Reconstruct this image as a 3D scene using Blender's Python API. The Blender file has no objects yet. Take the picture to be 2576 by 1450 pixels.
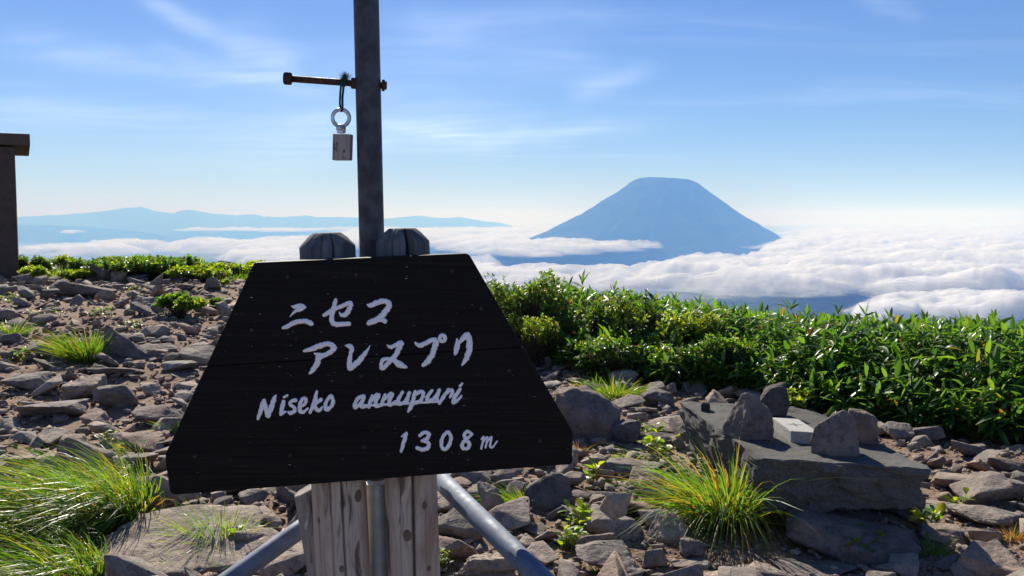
import bpy, bmesh, math, random
import numpy as np
from mathutils import Vector, Matrix

# ------------------------------------------------------------------ camera, sky, sun, exposure
R = math.radians
SC = bpy.context.scene
COL = SC.collection
EYE = 1.55                     # eye height above the summit ground (m)
PITCH = R(4.1)                 # looking slightly down
FPX, CX, CY = 2395.0, 1288.0, 725.0      # focal length and centre for a frame 2576 units wide

cam_d = bpy.data.cameras.new('camera')
cam_d.sensor_width = 36.0
cam_d.lens = 36.0 * FPX / 2576.0
cam_d.clip_start = 0.05
cam_d.clip_end = 500000.0
cam = bpy.data.objects.new('camera', cam_d)
COL.objects.link(cam)
cam.location = (0, 0, EYE)
cam.rotation_euler = (R(90) - PITCH, 0, 0)
SC.camera = cam

SUN_AZ, SUN_EL = R(-17), R(37)           # azimuth from +Y (negative = left), elevation
SUN_DIR = Vector((math.sin(SUN_AZ) * math.cos(SUN_EL), math.cos(SUN_AZ) * math.cos(SUN_EL), math.sin(SUN_EL)))
sun_d = bpy.data.lights.new('sun', 'SUN')
sun_d.energy = 4.6
sun_d.angle = R(0.53)
sun_d.color = (1.0, 0.955, 0.89)
sun = bpy.data.objects.new('sun', sun_d)
COL.objects.link(sun)
sun.rotation_euler = SUN_DIR.to_track_quat('Z', 'Y').to_euler()
sun.location = SUN_DIR * 30

SC.view_settings.view_transform = 'Standard'
SC.view_settings.look = 'None'
SC.view_settings.gamma = 1.0
SC.view_settings.use_curve_mapping = False
SC.view_settings.exposure = 0.8
SC.cycles.max_bounces = 8
SC.cycles.diffuse_bounces = 3
SC.cycles.glossy_bounces = 2
SC.cycles.transmission_bounces = 4
SC.cycles.volume_bounces = 1
SC.cycles.transparent_max_bounces = 24
SC.cycles.use_denoising = True
SC.cycles.sample_clamp_indirect = 6.0
SC.cycles.caustics_reflective = False
SC.cycles.caustics_refractive = False


class NT:
    """small helper for building node trees"""
    def __init__(self, tree):
        self.t = tree; self.n = tree.nodes; self.l = tree.links

    def node(self, typ, **kw):
        nd = self.n.new(typ)
        for k, v in kw.items():
            setattr(nd, k, v)
        return nd

    def put(self, sock, v):
        if hasattr(v, 'is_output') or isinstance(v, bpy.types.NodeSocket):
            self.l.new(v, sock)
        elif v is not None:
            sock.default_value = v

    def math(self, op, a, b=None, c=None, clamp=False):
        nd = self.node('ShaderNodeMath', operation=op, use_clamp=clamp)
        for i, v in enumerate((a, b, c)):
            if v is not None:
                self.put(nd.inputs[i], v)
        return nd.outputs[0]

    def noise(self, vec=None, scale=5.0, detail=4.0, rough=0.55, dist=0.0, out=0, dims='3D', lac=2.0):
        nd = self.node('ShaderNodeTexNoise', noise_dimensions=dims)
        if vec is not None: self.put(nd.inputs['Vector'], vec)
        nd.inputs['Scale'].default_value = scale
        nd.inputs['Detail'].default_value = detail
        nd.inputs['Roughness'].default_value = rough
        nd.inputs['Lacunarity'].default_value = lac
        nd.inputs['Distortion'].default_value = dist
        return nd.outputs[out]

    def ramp(self, fac, stops, interp='LINEAR'):
        nd = self.node('ShaderNodeValToRGB')
        cr = nd.color_ramp; cr.interpolation = interp
        while len(cr.elements) < len(stops): cr.elements.new(0.5)
        for e, (p, c) in zip(cr.elements, stops):
            e.position = p
            e.color = (c, c, c, 1) if isinstance(c, (int, float)) else (*c, 1)
        self.put(nd.inputs[0], fac)
        return nd.outputs[0]

    def smooth(self, v, lo, hi, a=0.0, b=1.0):
        nd = self.node('ShaderNodeMapRange', interpolation_type='SMOOTHSTEP')
        self.put(nd.inputs[0], v)
        nd.inputs[1].default_value = lo; nd.inputs[2].default_value = hi
        nd.inputs[3].default_value = a; nd.inputs[4].default_value = b
        return nd.outputs[0]

    def mix(self, fac, a, b, blend='MIX'):
        nd = self.node('ShaderNodeMix', data_type='RGBA', blend_type=blend)
        self.put(nd.inputs[0], fac)
        for s, v in ((nd.inputs[6], a), (nd.inputs[7], b)):
            if isinstance(v, (tuple, list)): v = (*v[:3], 1)
            self.put(s, v)
        return nd.outputs[2]

    def mapping(self, vec, scale=(1, 1, 1), rot=(0, 0, 0), loc=(0, 0, 0)):
        nd = self.node('ShaderNodeMapping')
        self.put(nd.inputs[0], vec)
        nd.inputs['Scale'].default_value = scale; nd.inputs['Rotation'].default_value = rot; nd.inputs['Location'].default_value = loc
        return nd.outputs[0]

    def bump(self, height, strength=0.5, dist=0.01, normal=None):
        nd = self.node('ShaderNodeBump')
        nd.inputs['Strength'].default_value = strength; nd.inputs['Distance'].default_value = dist
        self.put(nd.inputs['Height'], height)
        if normal is not None: self.put(nd.inputs['Normal'], normal)
        return nd.outputs[0]


def make_world():
    w = bpy.data.worlds.new('World'); SC.world = w; w.use_nodes = True
    w.cycles.sampling_method = 'MANUAL'; w.cycles.sample_map_resolution = 256
    T = NT(w.node_tree); T.n.clear()
    sky = T.node('ShaderNodeTexSky', sky_type='NISHITA')
    sky.sun_disc = False
    sky.sun_elevation = SUN_EL
    sky.sun_rotation = SUN_AZ
    sky.altitude = 1300; sky.air_density = 1.0; sky.dust_density = 0.3; sky.ozone_density = 10.0
    skyc = T.mix(1.0, sky.outputs[0], (1.05, 0.965, 1.13), 'MULTIPLY')      # clear, slightly violet morning blue
    geo = T.node('ShaderNodeTexCoord').outputs['Generated']
    sep = T.node('ShaderNodeSeparateXYZ'); T.put(sep.inputs[0], geo)
    x, y, z = sep.outputs
    az = T.math('ARCTAN2', x, y)
    el = T.math('ARCSINE', z)
    # thin cirrus: noise on a flat layer high above, pulled out along the wind
    zc = T.math('ADD', T.math('MAXIMUM', z, 0.0), 0.06)
    comb = T.node('ShaderNodeCombineXYZ')
    T.put(comb.inputs[0], T.math('DIVIDE', x, zc)); T.put(comb.inputs[1], T.math('DIVIDE', y, zc))
    pl = comb.outputs[0]
    warp = T.noise(pl, 0.35, 3, 0.5, out=1)
    vm = T.node('ShaderNodeVectorMath', operation='MULTIPLY_ADD')
    T.put(vm.inputs[0], warp); vm.inputs[1].default_value = (1.6, 1.6, 0); T.put(vm.inputs[2], pl)
    st = T.mapping(vm.outputs[0], scale=(0.32, 1.25, 1), rot=(0, 0, R(38)))
    n1 = T.noise(st, 1.0, 7, 0.62)
    patch = T.smooth(T.noise(pl, 0.22, 2, 0.5), 0.40, 0.72)
    cir = T.math('MULTIPLY', T.smooth(n1, 0.46, 0.86), patch)
    # a few longer streaks that cross the view (azimuth, elevation in radians)
    fib = T.noise(T.mapping(vm.outputs[0], scale=(0.9, 3.0, 1), rot=(0, 0, R(38))), 1.0, 6, 0.65)
    wob = T.math('MULTIPLY', T.math('SUBTRACT', T.noise(geo, 6.0, 3, 0.5), 0.5), 0.05)
    total = cir
    def P(px, py):
        u, v = (px - CX) / FPX, (CY - py) / FPX
        f = (u, math.cos(PITCH) + v * math.sin(PITCH), -math.sin(PITCH) + v * math.cos(PITCH))
        return math.atan2(f[0], f[1]), math.asin(f[2] / math.sqrt(sum(c * c for c in f)))
    for (a, b, wid, amp) in (((300, -60), (600, 85), 0.011, 0.55), ((570, 70), (760, 185), 0.020, 0.55), ((-60, 95), (690, 195), 0.016, 0.42),
                             ((700, 170), (1180, 150), 0.030, 0.22), ((520, 335), (1330, 300), 0.030, 0.50), ((900, 345), (1650, 322), 0.008, 0.55),
                             ((-100, 280), (620, 320), 0.024, 0.30), ((1430, 255), (1660, 165), 0.011, 0.38), ((960, 60), (1600, 30), 0.012, 0.34), ((380, 90), (860, 260), 0.010, 0.34),
                             ((1010, 90), (1560, 190), 0.024, 0.32), ((2150, 0), (2330, 45), 0.010, 0.30), ((0, 410), (900, 400), 0.010, 0.16)):
        (a0, e0), (a1, e1) = P(*a), P(*b)
        dx, dy = a1 - a0, e1 - e0; L = math.hypot(dx, dy); dx /= L; dy /= L
        pa = T.math('SUBTRACT', az, a0); pe = T.math('SUBTRACT', el, e0)
        along = T.math('DIVIDE', T.math('ADD', T.math('MULTIPLY', pa, dx), T.math('MULTIPLY', pe, dy)), L)
        across = T.math('ADD', T.math('SUBTRACT', T.math('MULTIPLY', pe, dx), T.math('MULTIPLY', pa, dy)), wob)
        q = T.math('DIVIDE', across, wid)
        g = T.math('EXPONENT', T.math('MULTIPLY', T.math('MULTIPLY', q, q), -1.0))
        ends = T.math('MULTIPLY', T.smooth(along, -0.12, 0.3), T.smooth(along, 1.12, 0.7, 0.0, 1.0))
        s = T.math('MULTIPLY', T.math('MULTIPLY', g, ends), T.math('MULTIPLY', T.smooth(fib, 0.25, 0.75, 0.25, 1.0), amp))
        total = T.math('ADD', total, s)
    total = T.math('MINIMUM', T.math('MULTIPLY', total, T.smooth(z, 0.0, 0.07)), 0.9)
    total = T.math('MULTIPLY', total, 0.62)
    cloud_col = T.mix(1.0, skyc, (8.2, 8.2, 8.8), 'ADD')
    col = T.mix(total, skyc, cloud_col)
    bg = T.node('ShaderNodeBackground'); T.put(bg.inputs[0], col); bg.inputs[1].default_value = 0.054
    out = T.node('ShaderNodeOutputWorld'); T.l.new(bg.outputs[0], out.inputs[0])
make_world()

# ------------------------------------------------------------------ helpers
def tag(o, label=None, cat=None, group=None, kind=None):
    for k, v in (('label', label), ('category', cat), ('group', group), ('kind', kind)):
        if v: o[k] = v
    return o

def empty(name, loc=(0, 0, 0)):
    o = bpy.data.objects.new(name, None); COL.objects.link(o); o.location = loc
    o.empty_display_size = 0.1
    return o

def link_mesh(name, me, mat=None, parent=None, loc=None, rot=None, scale=None):
    o = bpy.data.objects.new(name, me); COL.objects.link(o)
    if mat is not None and not me.materials: me.materials.append(mat)
    if loc is not None: o.location = loc
    if rot is not None: o.rotation_euler = rot
    if scale is not None: o.scale = scale
    if parent is not None:
        o.parent = parent
        # parents are Empties without rotation: keep world coordinates of the mesh
        o.matrix_parent_inverse = Matrix.Translation(-Vector(parent_world(parent)))
    return o

def parent_world(p):
    return Vector(p.location)

def np_mesh(name, verts, faces, smooth=False):
    """faces: (n,3) or (n,4) int array, or a list of such arrays"""
    me = bpy.data.meshes.new(name)
    fl = faces if isinstance(faces, list) else [faces]
    fl = [np.asarray(f, dtype=np.int32) for f in fl if len(f)]
    verts = np.asarray(verts, dtype=np.float32)
    me.vertices.add(len(verts)); me.vertices.foreach_set('co', verts.ravel())
    nl = sum(f.size for f in fl); npoly = sum(len(f) for f in fl)
    me.loops.add(nl); me.polygons.add(npoly)
    me.loops.foreach_set('vertex_index', np.concatenate([f.ravel() for f in fl]))
    tot = np.concatenate([np.full(len(f), f.shape[1], dtype=np.int32) for f in fl])
    start = np.concatenate([[0], np.cumsum(tot)[:-1]]).astype(np.int32)
    me.polygons.foreach_set('loop_start', start)
    me.polygons.foreach_set('loop_total', tot)
    if smooth: me.polygons.foreach_set('use_smooth', np.ones(npoly, dtype=bool))
    me.update(calc_edges=True)
    return me

def bm_mesh(name, bm, smooth=False):
    me = bpy.data.meshes.new(name)
    bmesh.ops.recalc_face_normals(bm, faces=bm.faces)
    if smooth:
        for f in bm.faces: f.smooth = True
    bm.to_mesh(me); bm.free()
    return me

def _hash(ix, iy, iz, seed):
    h = (ix.astype(np.uint32) * np.uint32(374761393) + iy.astype(np.uint32) * np.uint32(668265263)
         + iz.astype(np.uint32) * np.uint32(2147483647) + np.uint32(seed * 1274126177 & 0xffffffff))
    h = (h ^ (h >> np.uint32(13))) * np.uint32(1274126177)
    h = (h ^ (h >> np.uint32(15))) * np.uint32(2246822519)
    return h ^ (h >> np.uint32(16))

def perlin(p, seed=0):
    p = np.asarray(p, dtype=np.float64)
    i = np.floor(p).astype(np.int64); f = p - i
    u = f * f * f * (f * (f * 6 - 15) + 10)
    res = 0.0
    for dx in (0, 1):
        wx = u[:, 0] if dx else 1 - u[:, 0]
        for dy in (0, 1):
            wy = u[:, 1] if dy else 1 - u[:, 1]
            for dz in (0, 1):
                wz = u[:, 2] if dz else 1 - u[:, 2]
                h = _hash(i[:, 0] + dx, i[:, 1] + dy, i[:, 2] + dz, seed)
                a = (h & np.uint32(1023)).astype(np.float64) / 1023 * 2 * np.pi
                c = ((h >> np.uint32(10)) & np.uint32(1023)).astype(np.float64) / 1023 * 2 - 1
                s = np.sqrt(np.maximum(0, 1 - c * c))
                g = np.cos(a) * s * (f[:, 0] - dx) + np.sin(a) * s * (f[:, 1] - dy) + c * (f[:, 2] - dz)
                res = res + wx * wy * wz * g
    return res * 1.5

def fbm(p, octaves=4, seed=0, gain=0.5, lac=2.03, ridged=False):
    p = np.asarray(p, dtype=np.float64); a = 1.0; out = 0.0; norm = 0
    for k in range(octaves):
        n = perlin(p, seed + k * 17)
        if ridged: n = 1 - 2 * np.abs(n)
        out = out + a * n; norm += a; a *= gain; p = p * lac
    return out / norm

def fbm2(x, y, octaves=4, seed=0, **k):
    return fbm(np.stack([x, y, np.full_like(x, 0.37)], 1), octaves, seed, **k)

def sstep(a, b, x):
    t = np.clip((x - a) / (b - a), 0, 1)
    return t * t * (3 - 2 * t)

FWD = np.array((0, math.cos(PITCH), -math.sin(PITCH))); UPV = np.array((0, math.sin(PITCH), math.cos(PITCH)))
CAMP = np.array((0, 0, EYE))
def ray(px, py):
    return FWD + (px - CX) / FPX * np.array((1.0, 0, 0)) + (CY - py) / FPX * UPV
def proj(P):
    P = np.asarray(P, dtype=float) - CAMP
    d = P @ FWD
    return CX + FPX * P[..., 0] / d, CY - FPX * (P @ UPV) / d, d

# ------------------------------------------------------------------ materials
def new_mat(name):
    m = bpy.data.materials.new(name); m.use_nodes = True
    T = NT(m.node_tree); T.n.clear()
    out = T.node('ShaderNodeOutputMaterial')
    return m, T, out

def principled(T, color, rough=0.8, normal=None, spec=0.3, metal=0.0):
    b = T.node('ShaderNodeBsdfPrincipled')
    T.put(b.inputs['Base Color'], (*color, 1) if isinstance(color, tuple) else color)
    T.put(b.inputs['Roughness'], rough); T.put(b.inputs['Specular IOR Level'], spec); T.put(b.inputs['Metallic'], metal)
    if normal is not None: T.put(b.inputs['Normal'], normal)
    return b.outputs[0]

def island(T): return T.node('ShaderNodeNewGeometry').outputs['Random Per Island']
def objrand(T): return T.node('ShaderNodeObjectInfo').outputs['Random']
def objco(T): return T.node('ShaderNodeTexCoord').outputs['Object']
def pos(T): return T.node('ShaderNodeNewGeometry').outputs['Position']

def mat_rock(name='rock', rnd='object', tint=(1, 1, 1), lichen=0.5, fine=1.0):
    m, T, out = new_mat(name)
    co = pos(T)
    r = objrand(T) if rnd == 'object' else island(T)
    off = T.node('ShaderNodeVectorMath', operation='SCALE'); off.inputs[0].default_value = (37, 21, 13); T.put(off.inputs['Scale'], r)
    ad = T.node('ShaderNodeVectorMath', operation='ADD'); T.put(ad.inputs[0], co); T.put(ad.inputs[1], off.outputs[0])
    v = ad.outputs[0]
    big = T.noise(v, 6.0, 6, 0.68)
    med = T.noise(v, 28.0, 6, 0.62)
    fin = T.noise(v, 150.0 * fine, 4, 0.6)
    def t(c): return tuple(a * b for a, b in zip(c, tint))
    base = T.ramp(r, [(0.0, t((0.190, 0.162, 0.140))), (0.25, t((0.320, 0.278, 0.240))), (0.5, t((0.375, 0.302, 0.240))), (0.75, t((0.245, 0.220, 0.198))), (1.0, t((0.400, 0.290, 0.222)))])
    c = T.mix(T.smooth(big, 0.38, 0.62), T.mix(1.0, base, (0.72, 0.71, 0.70), 'MULTIPLY'), T.mix(1.0, base, (1.22, 1.18, 1.12), 'MULTIPLY'))
    c = T.mix(T.smooth(med, 0.48, 0.7, 0, 0.75), c, T.mix(1.0, c, (0.52, 0.50, 0.50), 'MULTIPLY'))
    if lichen:
        ln = T.noise(v, 14.0, 5, 0.7, dist=0.4)
        c = T.mix(T.smooth(ln, 0.60, 0.68, 0, lichen), c, t((0.34, 0.34, 0.31)))
        c = T.mix(T.smooth(T.noise(v, 9.0, 3, 0.5), 0.63, 0.75, 0, 0.5), c, t((0.20, 0.12, 0.075)))
    c = T.mix(T.smooth(fin, 0.35, 0.72), T.mix(1.0, c, (0.78, 0.77, 0.77), 'MULTIPLY'), c)
    h = T.math('ADD', T.math('MULTIPLY', med, 1.0), T.math('MULTIPLY', fin, 0.28))
    pit = T.smooth(T.noise(v, 60.0, 3, 0.5), 0.60, 0.72, 0, -0.5)
    h = T.math('ADD', h, pit)
    nb = T.bump(h, 0.8, 0.016)
    T.l.new(principled(T, c, 0.88, nb, 0.25), out.inputs[0])
    return m

def mat_soil():
    m, T, out = new_mat('soil')
    co = pos(T)
    a = T.noise(co, 0.9, 5, 0.6); b = T.noise(co, 22.0, 6, 0.65); f = T.noise(co, 120.0, 4, 0.7)
    c = T.mix(T.smooth(a, 0.35, 0.65), (0.155, 0.090, 0.052), (0.310, 0.205, 0.132))
    c = T.mix(T.smooth(b, 0.42, 0.68), c, (0.345, 0.255, 0.190))
    vor = T.node('ShaderNodeTexVoronoi'); T.put(vor.inputs['Vector'], co); vor.inputs['Scale'].default_value = 42.0
    sc = T.node('ShaderNodeSeparateColor'); T.put(sc.inputs[0], vor.outputs['Color'])
    grit = T.math('MULTIPLY', T.smooth(vor.outputs['Distance'], 0.5, 0.25), T.smooth(sc.outputs[0], 0.45, 0.6))
    c = T.mix(grit, c, T.mix(sc.outputs[1], (0.20, 0.17, 0.145), (0.38, 0.32, 0.27)))
    c = T.mix(T.smooth(f, 0.4, 0.7, 0.0, 0.5), c, (0.075, 0.055, 0.04))
    # beyond the summit the slope is covered in low green
    sep = T.node('ShaderNodeSeparateXYZ'); T.put(sep.inputs[0], co)
    gr = T.smooth(sep.outputs[2], -0.35, -1.2)
    c = T.mix(gr, c, T.mix(T.smooth(T.noise(co, 1.3, 6, 0.7), 0.35, 0.65), (0.035, 0.075, 0.012), (0.085, 0.14, 0.025)))
    h = T.math('ADD', T.math('MULTIPLY', b, 1.0), T.math('ADD', T.math('MULTIPLY', f, 0.4), T.math('MULTIPLY', grit, 0.6)))
    T.l.new(principled(T, c, 0.95, T.bump(h, 0.9, 0.02), 0.15), out.inputs[0])
    return m

def mat_leaf(name, stops, trans, gloss=0.35, spec=0.5, tmix=0.45, dead=0.03):
    """leaf: diffuse + gloss above, light coming through from behind"""
    m, T, out = new_mat(name)
    r = island(T)
    c = T.ramp(r, stops)
    tr = T.mix(1.0, c, trans, 'MULTIPLY')
    p = principled(T, c, gloss, None, spec)
    tl = T.node('ShaderNodeBsdfTranslucent'); T.put(tl.inputs[0], tr)
    mx = T.node('ShaderNodeMixShader'); mx.inputs[0].default_value = tmix
    T.l.new(p, mx.inputs[1]); T.l.new(tl.outputs[0], mx.inputs[2])
    T.l.new(mx.outputs[0], out.inputs[0])
    return m

M = {}
M['rock'] = mat_rock('rock', 'object')
M['rubble'] = mat_rock('rubble_stone', 'island', lichen=0.3)
M['lichen_rock'] = mat_rock('lichen_rock', 'object', (1.15, 1.15, 1.12), 1.0)
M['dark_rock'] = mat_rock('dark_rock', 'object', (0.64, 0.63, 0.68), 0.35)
M['soil'] = mat_soil()

# ------------------------------------------------------------------ terrain
def terrain(x, y, detail=True):
    x = np.asarray(x, dtype=float); y = np.asarray(y, dtype=float)
    r = np.hypot(x, y)
    # gentle rise to the left rear, level in front, falling away on the right behind the bamboo
    rise = 0.42 * sstep(3.0, 18.0, y) * sstep(2.5, -3.0, x)
    # distance past the edge of the summit: a line that comes closer on the right
    edge = 21.0 - 11.0 * sstep(-4.0, 3.0, x) - 3.5 * sstep(2.0, 6.0, x)
    past = np.maximum(0, y - edge)
    fall = 0.13 * past + 0.030 * np.minimum(past, 14) ** 2
    side = np.maximum(0, np.abs(x) - 26)
    back = np.maximum(0, -y - 14)
    z = rise - fall - 0.45 * side - 0.45 * back
    z = np.where(z < -2, -2 + (z + 2) * 0.8, z)
    n = fbm2(x * 0.45, y * 0.45, 3, 5) * 0.10 * sstep(0.5, 3, r)
    if detail:
        n = n + fbm2(x * 2.2, y * 2.2, 4, 9) * 0.045 + np.minimum(r / 40, 1) ** 2 * 0.0
    far = sstep(60, 400, r)
    n = n + far * fbm2(x / 160, y / 160, 5, 31) * 60
    return np.maximum(z + n, -1049.0 + 0.0 * z)

def tz(x, y):
    return float(terrain(np.array([x]), np.array([y]))[0])

def ground_at(px, py, far=60.0):
    """point where a view direction meets the ground"""
    d = ray(px, py); ts = np.linspace(1.5, far, 3000)
    P = CAMP + ts[:, None] * d
    below = P[:, 2] < terrain(P[:, 0], P[:, 1])
    k = int(np.argmax(below)) if below.any() else len(ts) - 1
    p = P[k]
    return np.array((p[0], p[1], tz(p[0], p[1]))), ts[k]

def build_ground():
    az = np.concatenate([np.linspace(-180, -42, 47)[:-1], np.linspace(-42, 42, 420), np.linspace(42, 180, 47)[1:-1]])
    rr = np.concatenate([[0.0], np.linspace(0.25, 3.0, 12), 3.0 * np.exp(np.linspace(0.02, math.log(40 / 3.0), 330)), 40 * np.exp(np.linspace(0.03, math.log(80), 70))])
    A, Rr = np.meshgrid(np.radians(az), rr[1:], indexing='ij')
    x = (np.sin(A) * Rr).ravel(); y = (np.cos(A) * Rr).ravel()
    z = terrain(x, y)
    V = np.concatenate([np.stack([x, y, z], 1), [[0, 0, tz(0.01, 0.01)]]])
    na, nr = A.shape
    i = np.arange(na); j = (i + 1) % na
    k = np.arange(nr - 1)
    I, K = np.meshgrid(i, k, indexing='ij'); J = (I + 1) % na
    q = np.stack([I * nr + K, I * nr + K + 1, J * nr + K + 1, J * nr + K], -1).reshape(-1, 4)
    c = len(V) - 1
    t = np.stack([np.full(na, c), i * nr, j * nr], 1)
    o = link_mesh('ground', np_mesh('ground', V, [q[:, ::-1], t[:, ::-1]], True), M['soil'])
    tag(o, 'brown gravelly soil of the rocky summit', None, None, 'structure')
    return o
build_ground()

# ------------------------------------------------------------------ far land
LOW = -1050.0
def mat_forest(name, a, b, scale):
    m, T, out = new_mat(name)
    co = pos(T)
    n = T.noise(co, scale, 7, 0.6)
    T.l.new(principled(T, T.mix(T.smooth(n, 0.35, 0.65), a, b), 1.0, None, 0.0), out.inputs[0])
    return m
M['lowland'] = mat_forest('lowland_forest', (0.022, 0.040, 0.026), (0.045, 0.066, 0.034), 0.0006)
M['mountain'] = mat_forest('mountain_slope', (0.020, 0.038, 0.022), (0.060, 0.068, 0.045), 0.004)
FAR = 96000.0
def build_lowland():
    n = 24
    g = np.linspace(-FAR, FAR, n)
    X, Y = np.meshgrid(g, g, indexing='ij')
    V = np.stack([X.ravel(), Y.ravel(), np.full(X.size, LOW)], 1)
    I, J = np.meshgrid(np.arange(n - 1), np.arange(n - 1), indexing='ij')
    q = np.stack([I * n + J, (I + 1) * n + J, (I + 1) * n + J + 1, I * n + J + 1], -1).reshape(-1, 4)
    tag(link_mesh('lowland', np_mesh('lowland', V, q), M['lowland']), 'dim forested lowland far below between the clouds', None, None, 'structure')
build_lowland()

def build_volcano():
    D = 13600.0
    d0 = ray(1678, 553); az = math.atan2(d0[0], d0[1])
    cx, cy = D * math.sin(az), D * math.cos(az)
    k = D / FPX
    prof_r = np.array([0, 30, 58, 72, 85, 108, 150, 200, 258, 300, 350, 430, 560, 800, 1150, 1500]) * k
    prof_y = np.array([459, 456, 452, 456, 462, 478, 505, 537, 567, 588, 611, 640, 672, 702, 730, 742])
    prof_z = (553 - prof_y) * k + EYE
    nr, na = 150, 360
    r = np.concatenate([np.linspace(0, 130 * k, 60)[1:], 130 * k * np.exp(np.linspace(0.02, math.log(1450 / 130), nr - 59))])
    a = np.linspace(0, 2 * np.pi, na, endpoint=False)
    A, Rr = np.meshgrid(a, r, indexing='ij')
    # the left flank (seen from the summit) is a little gentler than the right one
    side = np.cos(A)
    Re = Rr * (1.07 + 0.10 * side) * (1 - 0.07 * sstep(110 * k, 40 * k, Rr))
    z = np.interp(Re, prof_r, prof_z)
    gx, gy = np.cos(A) * 9, np.sin(A) * 9
    gul = fbm(np.stack([gx.ravel() * 0.9, gy.ravel() * 0.9, (Rr / 2600).ravel()], 1), 4, 3, ridged=True).reshape(A.shape)
    rough = fbm(np.stack([(np.cos(A) * Rr / 160).ravel(), (np.sin(A) * Rr / 160).ravel(), z.ravel() / 200], 1), 4, 8).reshape(A.shape)
    amp = sstep(40 * k, 160 * k, Rr)
    z = z - side * 16 * sstep(140 * k, 60 * k, Rr) + gul * 14 * amp + rough * (11 + 14 * amp)
    x = cx + np.cos(A) * Rr; y = cy + np.sin(A) * Rr
    z = np.maximum(z, LOW - 0.5)
    V = np.concatenate([np.stack([x.ravel(), y.ravel(), z.ravel()], 1), [[cx, cy, prof_z[0]]]])
    n2 = len(r)
    I, K = np.meshgrid(np.arange(na), np.arange(n2 - 1), indexing='ij'); J = (I + 1) % na
    q = np.stack([I * n2 + K, I * n2 + K + 1, J * n2 + K + 1, J * n2 + K], -1).reshape(-1, 4)
    i = np.arange(na); t = np.stack([np.full(na, len(V) - 1), i * n2, ((i + 1) % na) * n2], 1)
    tag(link_mesh('mountain', np_mesh('mountain', V, [q, t], True), M['mountain']), 'blue flat-topped volcanic cone rising out of the cloud sea', None, None, 'structure')
build_volcano()

def build_ridge(name, dist, pts, label, seed, depth):
    px = np.arange(pts[0][0], pts[-1][0] + 1, 2.0)
    py = np.interp(px, [p[0] for p in pts], [p[1] for p in pts])
    n1 = fbm2(px / 40, px * 0 + seed, 4, seed) * 3.0 + fbm2(px / 9, px * 0 + seed, 3, seed + 4) * 0.9
    m = 26; V = []
    rows = np.concatenate([np.linspace(-1, 0, m), np.linspace(0.04, 1, m)])
    for s in rows:
        fall = 1 - abs(s) ** 0.8
        d = dist + s * depth
        nz = fbm2(px / 30 + s * 2.1, px * 0 + s * 5, 5, seed + 9, ridged=True) * (abs(s) * (1 - abs(s))) * 4
        crest = (553 - (py + n1)) / FPX * dist
        z = LOW + (crest - LOW) * fall + nz * 60
        dirs = np.stack([(px - CX) / FPX, np.ones_like(px)], 1)
        V.append(np.stack([dirs[:, 0] * d, dirs[:, 1] * d, np.maximum(z, LOW - 1)], 1))
    V = np.concatenate(V); n = len(px); mm = len(rows)
    I, J = np.meshgrid(np.arange(mm - 1), np.arange(n - 1), indexing='ij')
    q = np.stack([I * n + J, I * n + J + 1, (I + 1) * n + J + 1, (I + 1) * n + J], -1).reshape(-1, 4)
    tag(link_mesh(name, np_mesh(name, V, q, True), M['mountain']), label, None, None, 'structure')
build_ridge('hills', 34000, [(-420, 556), (-150, 549), (45, 546), (150, 541), (250, 534), (285, 528), (312, 523), (358, 521), (372, 525), (390, 531), (440, 536), (455, 531), (472, 528), (500, 531), (530, 537),
    (600, 542), (640, 539), (665, 546), (720, 546), (770, 541), (800, 547), (905, 546), (960, 551), (1000, 548), (1050, 542), (1085, 547), (1120, 548), (1160, 546), (1190, 552), (1260, 560), (1330, 580)],
    'long pale blue mountain range along the left horizon', 3, 7000)
build_ridge('hills', 25000, [(-500, 575), (-200, 562), (45, 566), (130, 567), (220, 570), (320, 579), (430, 594), (560, 612)], 'low blue ridge in front of the far range on the left', 12, 3600)
# ------------------------------------------------------------------ sea of clouds
def mat_cloud():
    m, T, out = new_mat('cloud')
    co = pos(T)
    at = T.node('ShaderNodeAttribute'); at.attribute_name = 'dens'
    n = T.noise(co, 0.006, 6, 0.64)
    n2 = T.noise(T.mapping(co, scale=(1, 1, 2.5)), 0.026, 4, 0.62)
    a = T.math('ADD', at.outputs['Fac'], T.math('MULTIPLY', T.math('SUBTRACT', n, 0.5), 1.5))
    a = T.math('ADD', a, T.math('MULTIPLY', T.math('SUBTRACT', n2, 0.5), 0.9))
    a = T.smooth(a, -0.05, 1.3, 0, 0.42)
    dif = T.node('ShaderNodeBsdfDiffuse'); dif.inputs[0].default_value = (0.84, 0.84, 0.86, 1)
    T.put(dif.inputs['Normal'], T.bump(n, 0.2, 50.0))
    trl = T.node('ShaderNodeBsdfTranslucent'); trl.inputs[0].default_value = (0.84, 0.84, 0.87, 1)
    mx = T.node('ShaderNodeMixShader'); mx.inputs[0].default_value = 0.32
    T.l.new(dif.outputs[0], mx.inputs[1]); T.l.new(trl.outputs[0], mx.inputs[2])
    tp = T.node('ShaderNodeBsdfTransparent')
    m2 = T.node('ShaderNodeMixShader'); T.put(m2.inputs[0], a)
    T.l.new(tp.outputs[0], m2.inputs[1]); T.l.new(mx.outputs[0], m2.inputs[2])
    T.l.new(m2.outputs[0], out.inputs[0])
    return m
M['cloud'] = mat_cloud()
CLOUD_Z = -330.0
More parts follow.
